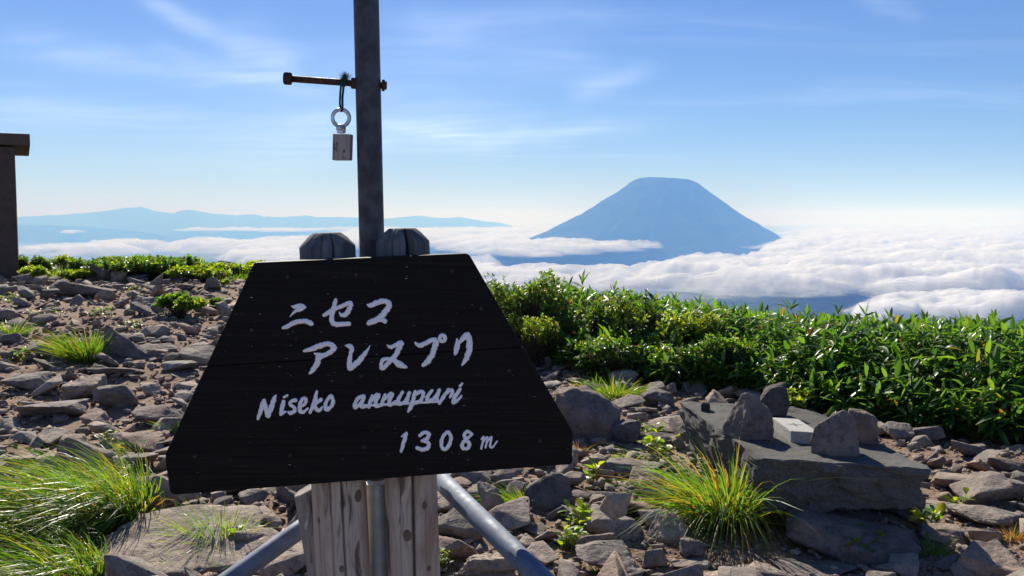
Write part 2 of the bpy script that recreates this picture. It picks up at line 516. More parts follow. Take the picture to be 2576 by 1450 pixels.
BANKS = [  # centre x, y, half width, half height in view units on the cloud floor, strength
    (1900, 552, 1500, 16, 1.0), (1150, 572, 330, 14, 0.9), (1000, 592, 230, 15, 0.85), (1350, 606, 290, 24, 1.0), (1560, 602, 120, 14, 0.7),
    (2330, 600, 420, 55, 1.0), (2500, 650, 420, 50, 1.0), (2150, 648, 330, 26, 1.0), (1820, 664, 150, 15, 0.85),
    (1330, 684, 230, 20, 1.0), (1620, 686, 260, 20, 0.95), (1950, 690, 330, 26, 1.0), (2350, 690, 300, 30, 0.95),
    (2420, 745, 330, 26, 0.85), (2240, 765, 110, 20, 0.7), (1180, 660, 90, 14, 0.6),
    (600, 612, 260, 12, 0.8), (200, 622, 170, 10, 0.75), (330, 606, 110, 6, 0.5), (690, 636, 150, 13, 0.6), (780, 606, 200, 12, 0.75),
    (640, 574, 210, 4, 0.75), (820, 571, 140, 5, 0.8), (170, 579, 32, 3.5, 0.7), (690, 555, 18, 2.5, 0.5),
    (1735, 603, 26, 5, 0.42), (1440, 588, 110, 12, 0.9), (1320, 582, 120, 14, 1.0), (1640, 606, 60, 7, 0.6), (2060, 610, 130, 14, 1.0), (1985, 622, 70, 9, 0.8),
    (-300, 615, 300, 14, 0.8), (2900, 640, 400, 90, 1.0),
]
def build_clouds():
    na, nr = 640, 300
    az = np.radians(np.linspace(-36, 36, na))
    # rows even in the view: from the near edge to the horizon
    yy = np.concatenate([np.linspace(900, 600, nr - 70), np.linspace(599, 557.0, 70)])
    dd = [(CLOUD_Z - EYE) / (ray(CX, v)[2] / ray(CX, v)[1]) for v in yy]
    dd = np.minimum(np.array(dd), 94000)
    A, D = np.meshgrid(az, dd, indexing='ij')
    x = (np.tan(A) * D).ravel(); y = D.ravel()
    keep_far = np.hypot(x, y)
    px, py, _ = proj(np.stack([x, y, np.full_like(x, CLOUD_Z + 60.0)], 1))
    wl = 1500.0
    w1 = fbm2(x / 2000, y / 2000, 4, 41); w2 = fbm2(x / 2000 + 9, y / 2000 - 4, 4, 57)
    pxw = px + w1 * 70; pyw = py + w2 * 9 * np.clip((py - 556) / 60, 0.05, 1.6)
    cov = np.full_like(x, -1.0)
    for bx, by, rx, ry, s in BANKS:
        e = 1 - np.sqrt(((pxw - bx) / rx) ** 2 + ((pyw - by) / ry) ** 2)
        cov = np.maximum(cov, np.minimum(e * 2.1, s))
    cov = cov + fbm2(x / 700, y / 700, 6, 77, gain=0.6) * 0.85
    def billow(s, seed, oct=4):
        o = 0; am = 1.0; nn = 0
        for k in range(oct):
            o = o + am * np.abs(fbm2(x / s, y / s, 1, seed + k)) * 2.2; nn += am; am *= 0.55; s = s / 2.1
        return o / nn
    c = np.clip(cov, 0, 1)
    big = 0.5 + 0.9 * fbm2(x / 1300, y / 1300, 3, 21)
    H = (c ** 0.7) * (18 + 85 * billow(640, 63, 5) + 45 * np.clip(big, 0, 1.3))
    K = 8
    I, J = np.meshgrid(np.arange(na - 1), np.arange(nr - 1), indexing='ij')
    q0 = np.stack([I * nr + J, (I + 1) * nr + J, (I + 1) * nr + J + 1, I * nr + J + 1], -1).reshape(-1, 4)
    Vs, Qs, Ds = [], [], []; off = 0
    for k in range(K):
        f = (k + 0.6) / K
        z = CLOUD_Z + H * f + fbm2(x / 150 + k * 3, y / 150, 3, 90 + k) * 16 * c
        dens = np.clip(cov * 1.6 - 0.45 * f + 0.30, -0.6, 1.3)
        ok = dens > -0.30
        qk = q0[ok[q0].any(1)]
        used = np.unique(qk); remap = np.full(len(x), -1); remap[used] = np.arange(len(used))
        Vs.append(np.stack([x, y, z], 1)[used]); Ds.append(dens[used]); Qs.append(remap[qk] + off); off += len(used)
    step = 6
    vi = np.arange(0, na, step); vj = np.arange(0, nr, step)
    II, JJ = np.meshgrid(vi, vj, indexing='ij'); sel = (II * nr + JJ).ravel()
    zz = -560.0; sc_ = (zz - EYE) / (CLOUD_Z - EYE)
    vx, vy = x[sel] * np.minimum(1.0, sc_ * 0 + 1.0), y[sel]
    Vs.append(np.stack([vx, vy, np.full(len(sel), zz) + fbm2(vx / 3000, vy / 3000, 3, 5) * 30], 1)); Ds.append(0.66 + 0.34 * fbm2(vx / 2500, vy / 2500, 4, 71))
    A2, B2 = np.meshgrid(np.arange(len(vi) - 1), np.arange(len(vj) - 1), indexing='ij'); m2 = len(vj)
    Qs.append(np.stack([A2 * m2 + B2, (A2 + 1) * m2 + B2, (A2 + 1) * m2 + B2 + 1, A2 * m2 + B2 + 1], -1).reshape(-1, 4) + off)
    me = np_mesh('cloud_sea', np.concatenate(Vs), np.concatenate(Qs), True)
    at = me.attributes.new('dens', 'FLOAT', 'POINT'); at.data.foreach_set('value', np.concatenate(Ds).astype(np.float32))
    tag(link_mesh('cloud_sea', me, M['cloud']), 'white sea of clouds lying in banks below the summit', None, None, 'stuff')
    return len(np.concatenate(Qs))
print('cloud quads', build_clouds())

def build_haze():
    m, T, out = new_mat('haze_air')
    pv = T.node('ShaderNodeVolumePrincipled')
    pv.inputs['Color'].default_value = (0.175, 0.40, 1.0, 1)
    pv.inputs['Absorption Color'].default_value = (1, 1, 1, 1)
    pv.inputs['Density'].default_value = 1.15e-4
    pv.inputs['Anisotropy'].default_value = -0.06
    T.l.new(pv.outputs[0], out.inputs['Volume'])
    bm = bmesh.new(); bmesh.ops.create_cube(bm, size=1.0)
    s = 2 * (FAR + 3000)
    for v in bm.verts:
        v.co.x *= s; v.co.y *= s
        v.co.z = 680.0 if v.co.z > 0 else LOW - 4.0
    o = link_mesh('haze', bm_mesh('haze', bm), m)
    tag(o, 'pale blue haze in the air over the whole view', None, None, 'stuff')
build_haze()
# ------------------------------------------------------------------ built things: materials
def mat_wood(name, light, mid, dark, rough=0.85, paint=0.0, zs=2.2, weather=False):
    m, T, out = new_mat(name)
    co = pos(T)
    st = T.mapping(co, scale=(34, 34, zs))
    w = T.noise(T.mapping(co, scale=(9, 9, 3.0)), 1.0, 3, 0.5, out=1)
    ad = T.node('ShaderNodeVectorMath', operation='MULTIPLY_ADD'); T.put(ad.inputs[0], w); ad.inputs[1].default_value = (3.2, 3.2, 0.9); T.put(ad.inputs[2], st)
    g = T.noise(ad.outputs[0], 1.0, 5, 0.6)
    fine = T.noise(T.mapping(co, scale=(420, 420, 9)), 1.0, 3, 0.6)
    blot = T.noise(T.mapping(co, scale=(12, 12, 3.2)), 1.0, 5, 0.6)
    c = T.mix(T.smooth(g, 0.33, 0.66), mid, light)
    c = T.mix(T.smooth(g, 0.54, 0.66, 0, 0.9), c, dark)
    c = T.mix(T.smooth(blot, 0.45, 0.72, 0, 0.85), c, mid)
    c = T.mix(T.smooth(fine, 0.55, 0.72, 0, 0.55), c, T.mix(1.0, c, (0.45, 0.42, 0.40), 'MULTIPLY'))
    if weather:
        sp = T.node('ShaderNodeSeparateXYZ'); T.put(sp.inputs[0], co)
        c = T.mix(T.smooth(sp.outputs[2], 1.22, 1.34), c, T.mix(T.smooth(g, 0.35, 0.65), (0.075, 0.072, 0.076), (0.165, 0.158, 0.16)))
    if paint:
        pn = T.noise(T.mapping(co, scale=(26, 26, 8)), 1.0, 5, 0.65)
        c = T.mix(T.smooth(pn, 0.60, 0.64, 0, paint), c, (0.62, 0.60, 0.58))
    h = T.math('ADD', g, T.math('MULTIPLY', fine, 0.5))
    T.l.new(principled(T, c, rough, T.bump(h, 0.7, 0.004), 0.25), out.inputs[0])
    return m
M['log'] = mat_wood('weathered_log', (0.60, 0.515, 0.435), (0.36, 0.265, 0.195), (0.09, 0.058, 0.040), weather=True)
M['stake'] = mat_wood('painted_stake', (0.36, 0.33, 0.30), (0.23, 0.20, 0.17), (0.12, 0.09, 0.07), paint=0.9)
M['tagwood'] = mat_wood('tag_wood', (0.44, 0.39, 0.34), (0.36, 0.30, 0.25), (0.22, 0.17, 0.13), zs=3)

def mat_board():
    m, T, out = new_mat('charred_board')
    co = T.mapping(pos(T), rot=(0, R(-2.2), 0))
    g = T.noise(T.mapping(co, scale=(5, 5, 150)), 1.0, 5, 0.6)
    fleck = T.noise(T.mapping(co, scale=(70, 70, 420)), 1.0, 2, 0.5)
    gate = T.noise(co, 16.0, 3, 0.6)
    c = T.mix(T.smooth(g, 0.35, 0.7), (0.0065, 0.006, 0.006), (0.014, 0.012, 0.011))
    f = T.math('MULTIPLY', T.smooth(fleck, 0.725, 0.765), T.smooth(gate, 0.42, 0.62))
    c = T.mix(f, c, (0.42, 0.42, 0.42))
    T.l.new(principled(T, c, 0.6, T.bump(g, 0.35, 0.002), 0.12), out.inputs[0])
    return m
M['board'] = mat_board()

def mat_paint():
    m, T, out = new_mat('white_paint')
    n = T.noise(T.mapping(pos(T), scale=(60, 60, 260)), 1.0, 4, 0.6)
    c = T.mix(T.smooth(n, 0.4, 0.75), (0.94, 0.94, 0.95), (0.84, 0.84, 0.84))
    T.l.new(principled(T, c, 0.6, T.bump(n, 0.4, 0.001), 0.3), out.inputs[0])
    return m
M['paint'] = mat_paint()

def mat_metal(name, base, dark, rust=0.0, rough=0.5, metal=0.55, spots=30.0):
    m, T, out = new_mat(name)
    co = pos(T)
    n = T.noise(co, spots, 6, 0.65); n2 = T.noise(T.mapping(co, scale=(14, 14, 3.5)), 1.0, 5, 0.6)
    c = T.mix(T.smooth(n, 0.35, 0.7), dark, base)
    if rust:
        c = T.mix(T.smooth(n2, 0.42, 0.62, 0, rust), c, T.mix(T.smooth(n, 0.4, 0.6), (0.085, 0.035, 0.018), (0.16, 0.065, 0.03)))
    rf = T.smooth(n, 0.3, 0.7, rough + 0.12, rough - 0.06)
    T.l.new(principled(T, c, rf, T.bump(n, 0.25, 0.001), 0.4, metal), out.inputs[0])
    return m
M['galv'] = mat_metal('galvanised_steel', (0.165, 0.20, 0.265), (0.105, 0.132, 0.18), rough=0.62, metal=0.0)
M['pole'] = mat_metal('dull_steel', (0.078, 0.084, 0.098), (0.046, 0.050, 0.060), rust=0.14, rough=0.55, metal=0.3)
M['sleeve'] = mat_metal('pale_steel', (0.50, 0.50, 0.48), (0.40, 0.40, 0.38), rough=0.5, metal=0.3)
M['rusty'] = mat_metal('rusty_bolt', (0.06, 0.04, 0.035), (0.035, 0.022, 0.02), rust=0.6, rough=0.6, metal=0.4, spots=120)
M['screw'] = mat_metal('dull_screw', (0.07, 0.065, 0.06), (0.03, 0.028, 0.026), rough=0.5, metal=0.6, spots=300)
M['chrome'] = mat_metal('zinc_eye_bolt', (0.62, 0.63, 0.66), (0.50, 0.51, 0.55), rough=0.32, metal=0.9, spots=60)

def mat_flat(name, col, rough=0.8, spec=0.3):
    m, T, out = new_mat(name)
    n = T.noise(pos(T), 90.0, 3, 0.6)
    c = T.mix(T.smooth(n, 0.3, 0.7), tuple(a * 0.8 for a in col), tuple(a * 1.15 for a in col))
    T.l.new(principled(T, c, rough, None, spec), out.inputs[0])
    return m
M['log_knot'] = mat_flat('dark_knot', (0.17, 0.115, 0.082), 0.8)
M['cord'] = mat_flat('green_cord', (0.012, 0.055, 0.045), 0.85)
M['ink'] = mat_flat('ink', (0.02, 0.018, 0.02), 0.8)
M['groove'] = mat_flat('engraved_groove', (0.035, 0.033, 0.03), 0.9)
M['dirt_lens'] = mat_flat('black_iron', (0.022, 0.02, 0.02), 0.5)

def mat_concrete(name, col, gscale=60.0, contrast=0.6):
    m, T, out = new_mat(name)
    co = pos(T)
    a = T.noise(co, 3.0, 5, 0.6); b = T.noise(co, gscale, 5, 0.7); s = T.noise(co, 230.0, 2, 0.5)
    lo = tuple(c * contrast for c in col)
    c = T.mix(T.smooth(a, 0.3, 0.7), lo, col)
    c = T.mix(T.smooth(b, 0.5, 0.68, 0, 0.7), c, tuple(c_ * 0.45 for c_ in col))
    c = T.mix(T.smooth(s, 0.60, 0.68, 0, 0.8), c, tuple(min(0.42, c_ * 2.6) for c_ in col))
    ln = T.noise(co, 13.0, 5, 0.7)
    c = T.mix(T.smooth(ln, 0.62, 0.70, 0, 0.5), c, tuple(min(0.3, c_ * 1.7) for c_ in col))
    h = T.math('ADD', b, T.math('MULTIPLY', s, 0.6))
    T.l.new(principled(T, c, 0.93, T.bump(h, 0.7, 0.006), 0.2), out.inputs[0])
    return m
M['concrete'] = mat_concrete('weathered_concrete', (0.112, 0.107, 0.097))
M['marker'] = mat_concrete('granite_marker', (0.42, 0.41, 0.38), 90.0, 0.85)
M['hutwall'] = mat_concrete('hut_render', (0.105, 0.072, 0.058), 8.0, 0.85)
M['hutroof'] = mat_concrete('hut_roof', (0.115, 0.080, 0.064), 8.0, 0.9)

# ------------------------------------------------------------------ shape helpers
def frame(axis):
    a = Vector(axis).normalized()
    u = a.orthogonal().normalized()
    return a, u, a.cross(u)

def tube_mesh(name, rings, seg=24, cap=True, smooth=True, shape=None):
    """rings: list of (point, radius); shape(angle, t)->radius factor"""
    V, F = [], []
    pts = [Vector(p) for p, _ in rings]
    n = len(pts)
    # parallel transport of the section
    tan = [(pts[min(i + 1, n - 1)] - pts[max(i - 1, 0)]).normalized() for i in range(n)]
    u = tan[0].orthogonal().normalized()
    if abs(tan[0].z) > 0.8: u = (Vector((1, 0, 0)) - tan[0] * tan[0].x).normalized()
    for i in range(n):
        u = (u - tan[i] * u.dot(tan[i])).normalized(); w = tan[i].cross(u)
        for k in range(seg):
            a = 2 * math.pi * k / seg
            r = rings[i][1] * (shape(a, i / (n - 1)) if shape else 1)
            V.append(pts[i] + u * (math.cos(a) * r) + w * (math.sin(a) * r))
    Q = [(i * seg + k, i * seg + (k + 1) % seg, (i + 1) * seg + (k + 1) % seg, (i + 1) * seg + k) for i in range(n - 1) for k in range(seg)]
    bm = bmesh.new()
    vs = [bm.verts.new(v) for v in V]
    for q in Q: bm.faces.new([vs[i] for i in q]).smooth = smooth
    if cap:
        bm.faces.new([vs[k] for k in reversed(range(seg))]); bm.faces.new([vs[(n - 1) * seg + k] for k in range(seg)])
    me = bpy.data.meshes.new(name); bm.to_mesh(me); bm.free()
    return me

def prism_bm(poly, back, bevel=0.0):
    """closed solid from a planar polygon (list of Vectors) pushed along the vector 'back'"""
    bm = bmesh.new()
    a = [bm.verts.new(p) for p in poly]; b = [bm.verts.new(Vector(p) + back) for p in poly]
    bm.faces.new(a); bm.faces.new(list(reversed(b)))
    n = len(poly)
    for i in range(n): bm.faces.new((a[i], b[i], b[(i + 1) % n], a[(i + 1) % n]))
    bmesh.ops.recalc_face_normals(bm, faces=bm.faces)
    if bevel:
        bmesh.ops.bevel(bm, geom=list(bm.edges), offset=bevel, segments=2, affect='EDGES', profile=0.6, clamp_overlap=True)
    return bm

def at_depth(px, py, depth):
    return Vector(CAMP + ray(px, py) * depth)

def at_z(px, py, z):
    d = ray(px, py); return Vector(CAMP + d * ((z - EYE) / d[2]))

# ------------------------------------------------------------------ summit sign
YAW = R(8.7)
BR = Vector((math.cos(YAW), math.sin(YAW), 0))            # along the board
BN = Vector((math.sin(YAW), -math.cos(YAW), 0))           # out of its face, towards the viewer
BC = at_depth(930, 900, 2.15)
def on_board(px, py, out=0.0):
    d = Vector(ray(px, py)); o = Vector(CAMP)
    t = (BC + BN * out - o).dot(BN) / d.dot(BN)
    return o + d * t
def behind_board(px, py, back):
    return on_board(px, py, -back)

gz = tz(0, 2.2)
def build_sign():
    root = empty('summit_sign', (float(BC.x), float(BC.y) + 0.1, gz))
    tag(root, 'black trapezoid wooden summit sign with white lettering on two log posts', 'sign')
    th = 0.042
    upper = [(638, 664), (642, 661.5), (648, 660.5), (1166, 638), (1175, 638.5), (1182, 643), (1315.5, 873.0), (518.5, 921.6)]
    lower = [(517.6, 923.0), (1316.3, 874.4), (1437, 1079), (1440, 1086), (1441, 1094), (1440, 1160), (1438, 1166), (1433, 1169), (440, 1245.5), (432, 1243), (427, 1237), (416, 1160), (416, 1146), (421, 1132)]
    boards = []
    for pl in (upper, lower):
        bm = prism_bm([on_board(*p) for p in pl], -BN * th, 0.0022)
        boards.append(link_mesh('plank', bm_mesh('plank', bm), M['board'], root))
    boards[0]['label'] = 'upper black plank of the sign'; boards[1]['label'] = 'lower black plank of the sign'
    # lettering, traced as brush strokes: (x, y, width)
    def A(p): return ((1050 + p[0] * 0.36879) * 0.62891, (1150 + p[1] * 0.36879) * 0.62891, p[2] * 0.36879 * 0.62891)
    def B(p): return ((950 + p[0] * 0.44643) * 0.62891, (1450 + p[1] * 0.44643) * 0.62891, p[2] * 0.44643 * 0.62891)
    G = [
     (A, 0, [[(318, 203, 14), (345, 212, 34), (395, 200, 44), (440, 208, 44), (460, 216, 26)], [(452, 222, 26), (405, 238, 42), (362, 255, 34), (325, 288, 20), (296, 320, 5)], [(226, 440, 34), (280, 418, 40), (350, 382, 44), (430, 366, 44), (495, 374, 48), (532, 396, 42)]]),
     (A, 0, [[(668, 302, 34), (720, 270, 44), (790, 234, 40), (870, 200, 40), (940, 172, 42), (962, 185, 40)], [(958, 190, 44), (940, 240, 44), (900, 292, 46), (855, 300, 34), (832, 268, 10)], [(793, 134, 30), (784, 180, 44), (765, 245, 46), (752, 320, 46), (757, 380, 50), (800, 403, 44), (870, 398, 44), (938, 396, 40)]]),
     (A, 0, [[(1136, 188, 14), (1172, 194, 46), (1250, 164, 50), (1320, 150, 48), (1372, 178, 52), (1352, 235, 56), (1305, 295, 56), (1240, 345, 56), (1162, 382, 46)], [(1150, 392, 40), (1210, 374, 42), (1270, 352, 40), (1322, 362, 48), (1330, 376, 36)]]),
     (A, 0, [[(452, 690, 26), (530, 668, 46), (630, 632, 52), (715, 614, 46), (772, 650, 58), (748, 692, 50), (690, 728, 46), (625, 740, 52), (566, 718, 18)], [(612, 740, 56), (602, 795, 58), (578, 852, 54), (545, 900, 44), (510, 934, 20)]]),
     (A, 0, [[(898, 633, 12), (942, 638, 44), (966, 665, 46), (955, 725, 36), (944, 800, 44), (948, 872, 56)], [(952, 884, 44), (1000, 842, 54), (1062, 778, 54), (1110, 718, 38), (1143, 672, 22), (1166, 630, 6)]]),
     (A, 0, [[(1352, 628, 14), (1392, 648, 38), (1440, 628, 36), (1500, 602, 52), (1488, 645, 50), (1455, 715, 50), (1420, 765, 50), (1370, 815, 46), (1312, 872, 44), (1290, 868, 40), (1290, 820, 34), (1312, 782, 36), (1365, 776, 34), (1425, 792, 44), (1485, 836, 62), (1556, 866, 28)]]),
     (A, 0, [[(1655, 600, 18), (1702, 630, 46), (1770, 606, 46), (1845, 572, 46), (1882, 592, 52), (1868, 650, 54), (1838, 735, 54), (1790, 802, 54), (1742, 846, 34)], [(1952 + 29 * math.cos(t * math.pi / 6), 552 + 33 * math.sin(t * math.pi / 6), 36) for t in range(13)]]),
     (A, 0, [[(2108, 558, 14), (2112, 600, 42), (2110, 650, 52), (2095, 700, 46), (2090, 724, 26)], [(2128, 606, 28), (2178, 552, 46), (2218, 512, 46), (2240, 548, 54), (2244, 625, 56), (2236, 705, 56), (2205, 782, 48), (2166, 842, 20)]]),
     (B, 0, [[(184, 506, 26), (205, 440, 38), (228, 372, 42), (240, 338, 26)], [(236, 345, 36), (256, 420, 42), (274, 478, 46)], [(276, 474, 44), (303, 402, 44), (324, 335, 42), (342, 300, 22)]]),
     (B, 0, [[(388, 466, 30), (400, 402, 42), (412, 352, 34)], [(392, 460, 34), (432, 442, 18)], [(418, 312, 26), (444, 296, 24)]]),
     (B, 0, [[(520, 340, 36), (478, 352, 32), (472, 378, 30), (505, 402, 34), (512, 432, 34), (478, 454, 38), (458, 446, 24)]]),
     (B, 0, [[(556, 402, 26), (604, 372, 30), (612, 328, 32), (580, 332, 32), (558, 390, 34), (562, 436, 38), (590, 446, 30), (632, 412, 18)]]),
     (B, 0, [[(710, 262, 24), (692, 345, 40), (650, 450, 28)], [(684, 384, 26), (748, 334, 36)], [(692, 382, 30), (712, 424, 36), (736, 428, 32), (760, 400, 18)]]),
     (B, 0, [[(838, 302, 34), (856, 340, 34), (842, 392, 36), (800, 424, 36), (788, 388, 34), (806, 334, 34), (838, 302, 34)]]),
     (B, 0, [[(1132, 302, 32), (1085, 318, 34), (1054, 368, 34), (1052, 404, 34), (1096, 374, 30), (1132, 318, 34)], [(1132, 316, 34), (1108, 392, 38), (1164, 388, 28)]]),
     (B, 0, [[(1208, 298, 24), (1190, 350, 36), (1178, 402, 28)], [(1192, 352, 28), (1242, 296, 34), (1266, 300, 34), (1238, 352, 36), (1246, 396, 34), (1296, 370, 24)]]),
     (B, 0, [[(1322, 288, 24), (1304, 340, 36), (1290, 386, 28)], [(1308, 340, 28), (1366, 284, 34), (1388, 290, 34), (1360, 342, 36), (1366, 382, 34), (1414, 350, 24)]]),
     (B, 0, [[(1478, 268, 30), (1440, 334, 36), (1448, 372, 38), (1500, 352, 34), (1540, 274, 34)], [(1538, 278, 34), (1516, 356, 36)]]),
     (B, 0, [[(1592, 262, 30), (1572, 340, 38), (1552, 400, 40), (1530, 440, 22)], [(1578, 292, 30), (1652, 260, 34), (1662, 292, 34), (1640, 342, 36), (1580, 366, 34)]]),
     (B, 0, [[(1742, 254, 30), (1700, 314, 36), (1708, 346, 36), (1762, 322, 32), (1808, 248, 32)], [(1806, 252, 32), (1784, 338, 36), (1812, 352, 26)]]),
     (B, 0, [[(1892, 244, 32), (1848, 304, 36), (1808, 368, 28)], [(1852, 296, 28), (1912, 248, 30), (1926, 268, 30), (1905, 310, 26)]]),
     (B, 0, [[(1994, 242, 30), (1952, 300, 36), (1930, 358, 34), (1962, 350, 28), (2006, 300, 18)], [(1994, 212, 26), (2012, 190, 22)]]),
     (B, 0, [[(1512, 638, 32), (1490, 712, 38), (1466, 798, 26)], [(1472, 666, 16), (1508, 640, 30)]]),
     (B, 0, [[(1634, 656, 32), (1672, 628, 32), (1714, 642, 36), (1698, 684, 36), (1654, 702, 30)], [(1662, 702, 30), (1710, 722, 36), (1708, 764, 38), (1656, 782, 36), (1610, 766, 34)]]),
     (B, 0, [[(1892, 626, 32), (1912, 668, 34), (1898, 736, 34), (1856, 780, 34), (1826, 744, 32), (1838, 672, 32), (1868, 632, 32), (1892, 626, 32)]]),
     (B, 0, [[(2100, 642, 26), (2062, 620, 32), (2032, 648, 32), (2046, 690, 34), (2078, 732, 34), (2062, 770, 34), (2018, 770, 34), (2014, 732, 34), (2044, 694, 32), (2080, 664, 28), (2104, 644, 20)]]),
     (B, 0, [[(2184, 690, 14), (2206, 668, 20), (2196, 720, 20), (2184, 772, 20)], [(2192, 730, 16), (2222, 684, 18), (2240, 672, 20), (2232, 720, 20), (2222, 764, 20)], [(2230, 728, 16), (2258, 684, 18), (2276, 672, 20), (2266, 720, 20), (2264, 756, 20), (2288, 758, 18), (2326, 706, 14)]]),
     (B, 1, [[(1040, 384, 20), (1250, 382, 22), (1450, 372, 22), (1640, 362, 20), (1800, 352, 18)]]),
    ]
    rng = random.Random(4)
    for conv, join, strokes in G:
        V, F = [], []
        for si, st in enumerate(strokes):
            pts = [conv(p) for p in st]
            # resample smoothly
            res = []
            P4 = [pts[0]] + pts + [pts[-1]]
            for i in range(len(pts) - 1):
                p0, p1, p2, p3 = P4[i:i + 4]
                for k in range(6):
                    t = k / 6
                    res.append(tuple(0.5 * (2 * p1[j] + (p2[j] - p0[j]) * t + (2 * p0[j] - 5 * p1[j] + 4 * p2[j] - p3[j]) * t * t + (3 * p1[j] - p0[j] - 3 * p2[j] + p3[j]) * t ** 3) for j in range(3)))
            res.append(pts[-1])
            # round ends
            def cap(a, b, sgn):
                dx, dy = a[0] - b[0], a[1] - b[1]; L = math.hypot(dx, dy) or 1
                return [(a[0] + dx / L * a[2] * 0.5 * s, a[1] + dy / L * a[2] * 0.5 * s, a[2] * w) for s, w in ((0.45, 0.86), (0.8, 0.55), (0.97, 0.2))]
            res = [(x_, y_, w_ * (1.14 if conv is A else 1.0)) for x_, y_, w_ in res]
            full = list(reversed(cap(res[0], res[1], 1))) + res + cap(res[-1], res[-2], 1)
            n = len(full); base = len(V); lift = 0.0011 + 0.00012 * si
            for i, (x, y, w) in enumerate(full):
                a, b = full[max(0, i - 1)], full[min(n - 1, i + 1)]
                dx, dy = b[0] - a[0], b[1] - a[1]; L = math.hypot(dx, dy) or 1
                nx, ny = -dy / L, dx / L
                jl, jr = 1 + rng.uniform(-0.2, 0.18), 1 + rng.uniform(-0.2, 0.18)
                l = (x + nx * w * 0.5 * jl, y + ny * w * 0.5 * jl); r = (x - nx * w * 0.5 * jr, y - ny * w * 0.5 * jr)
                V += [on_board(*l, lift - 0.0011), on_board(*l, lift), on_board(x, y, lift + 0.0003), on_board(*r, lift), on_board(*r, lift - 0.0011)]
                if i:
                    q = base + (i - 1) * 5
                    for k in range(4): F.append((q + k, q + k + 1, q + 6 + k, q + 5 + k))
        me = np_mesh('painted_letter', [tuple(v) for v in V], np.array(F))
        o = link_mesh('painted_letter', me, M['paint'], boards[0 if conv is A and False else 1])
    # screw heads
    for cx_, cy_ in ((660, 207), (1020, 197), (1527, 177), (1828, 703), (1990, 1073), (672, 1150), (1062, 1105), (170, 1155), (470, 490), (1047, 732), (1680, 375)):
        px, py = 408.8 + 0.4771 * cx_, 597.5 + 0.4771 * cy_
        p = on_board(px, py)
        me = tube_mesh('screw', [(p - BN * 0.002, 0.0042), (p + BN * 0.0006, 0.0042), (p + BN * 0.0012, 0.0030), (p + BN * 0.0007, 0.0012)], 10)
        link_mesh('screw', me, M['screw'], root)
    # log posts behind the board, with bevelled tops and drying cracks
    def log(top, bot, w_top, seed, cracks, knots):
        rad = w_top / 2 / FPX * (Vector(CAMP) - behind_board(top[0], 650, 0.11)).length
        bk = th + 0.001 + rad
        a, b = behind_board(top[0], top[1], bk), behind_board(bot[0], bot[1], bk)
        ax = (a - b).normalized()
        foot = b + ax * ((gz - 0.12 - b.z) / ax.z)
        rr = random.Random(seed)
        L = (a - foot).length
        def shape(ang, t):
            f = 1 + 0.012 * math.sin(3 * ang + seed + 2 * t) + 0.008 * math.sin(7 * ang + 5 * t + seed)
            for ca, cw, depth, wob in cracks:
                d = (ang - ca - wob * math.sin(t * 7 + seed) + math.pi) % (2 * math.pi) - math.pi
                f -= depth * math.exp(-(d / cw) ** 2)
            return f
        rings = [(foot + ax * (L - 0.034) * (i / 40), rad) for i in range(41)]
        rings += [(a - ax * 0.030, rad * 0.985), (a - ax * 0.010, rad * 0.70), (a - ax * 0.003, rad * 0.56), (a, rad * 0.50), (a + ax * 0.0005, rad * 0.25)]
        post = link_mesh('post', tube_mesh('post', rings, 220, True, True, shape), M['log'], root)
        for kx, ky, kr in knots:
            d0 = Vector(ray(kx, ky)).normalized(); o0 = Vector(CAMP)
            # nearest point on the log surface along the view
            w0 = o0 - foot; bq = d0.dot(ax); den = 1 - bq * bq
            tc = (bq * ax.dot(w0) - d0.dot(w0)) / den
            pc = o0 + d0 * tc; on_ax = foot + ax * (pc - foot).dot(ax); off = (pc - on_ax).length
            hit = o0 + d0 * (tc - math.sqrt(max(0.0, rad * rad - off * off)) / math.sqrt(den))
            nrm = (hit - (foot + ax * (hit - foot).dot(ax))).normalized()
            s1 = ax.cross(nrm).normalized()
            V = []; F = []
            for ri, (rr_, hh) in enumerate(((1.25, -0.0015), (1.0, 0.0016), (0.8, 0.0008), (0.55, 0.0020), (0.3, 0.0012))):
                for q in range(20):
                    an = 2 * math.pi * q / 20
                    V.append(hit + s1 * (math.cos(an) * kr * rr_ * 0.85) + ax * (math.sin(an) * kr * rr_ * 1.2) + nrm * (hh - (math.cos(an) * kr * rr_) ** 2 / (2 * rad) * 0.8))
                    if ri: F.append(((ri - 1) * 20 + q, (ri - 1) * 20 + (q + 1) % 20, ri * 20 + (q + 1) % 20, ri * 20 + q))
            F2 = np.array([tuple(80 + q for q in range(20))])
            link_mesh('knot', np_mesh('knot', [tuple(v) for v in V], [np.array(F), F2], True), M['log_knot'], post)
        return post
    log((822, 586), (858, 1330), 136, 1, [(-1.66, 0.026, 0.10, 0.06), (-1.22, 0.034, 0.24, 0.07), (-2.2, 0.022, 0.07, 0.05)], [(902, 1248, 0.011), (803, 1310, 0.005), (860, 1432, 0.006)])
    log((1012, 575), (1038, 1330), 133, 2, [(-1.36, 0.048, 0.45, 0.09), (-1.92, 0.024, 0.09, 0.05), (-0.9, 0.020, 0.06, 0.04)], [(1024, 1348, 0.010), (1068, 1272, 0.007), (1080, 1430, 0.005)])
build_sign()

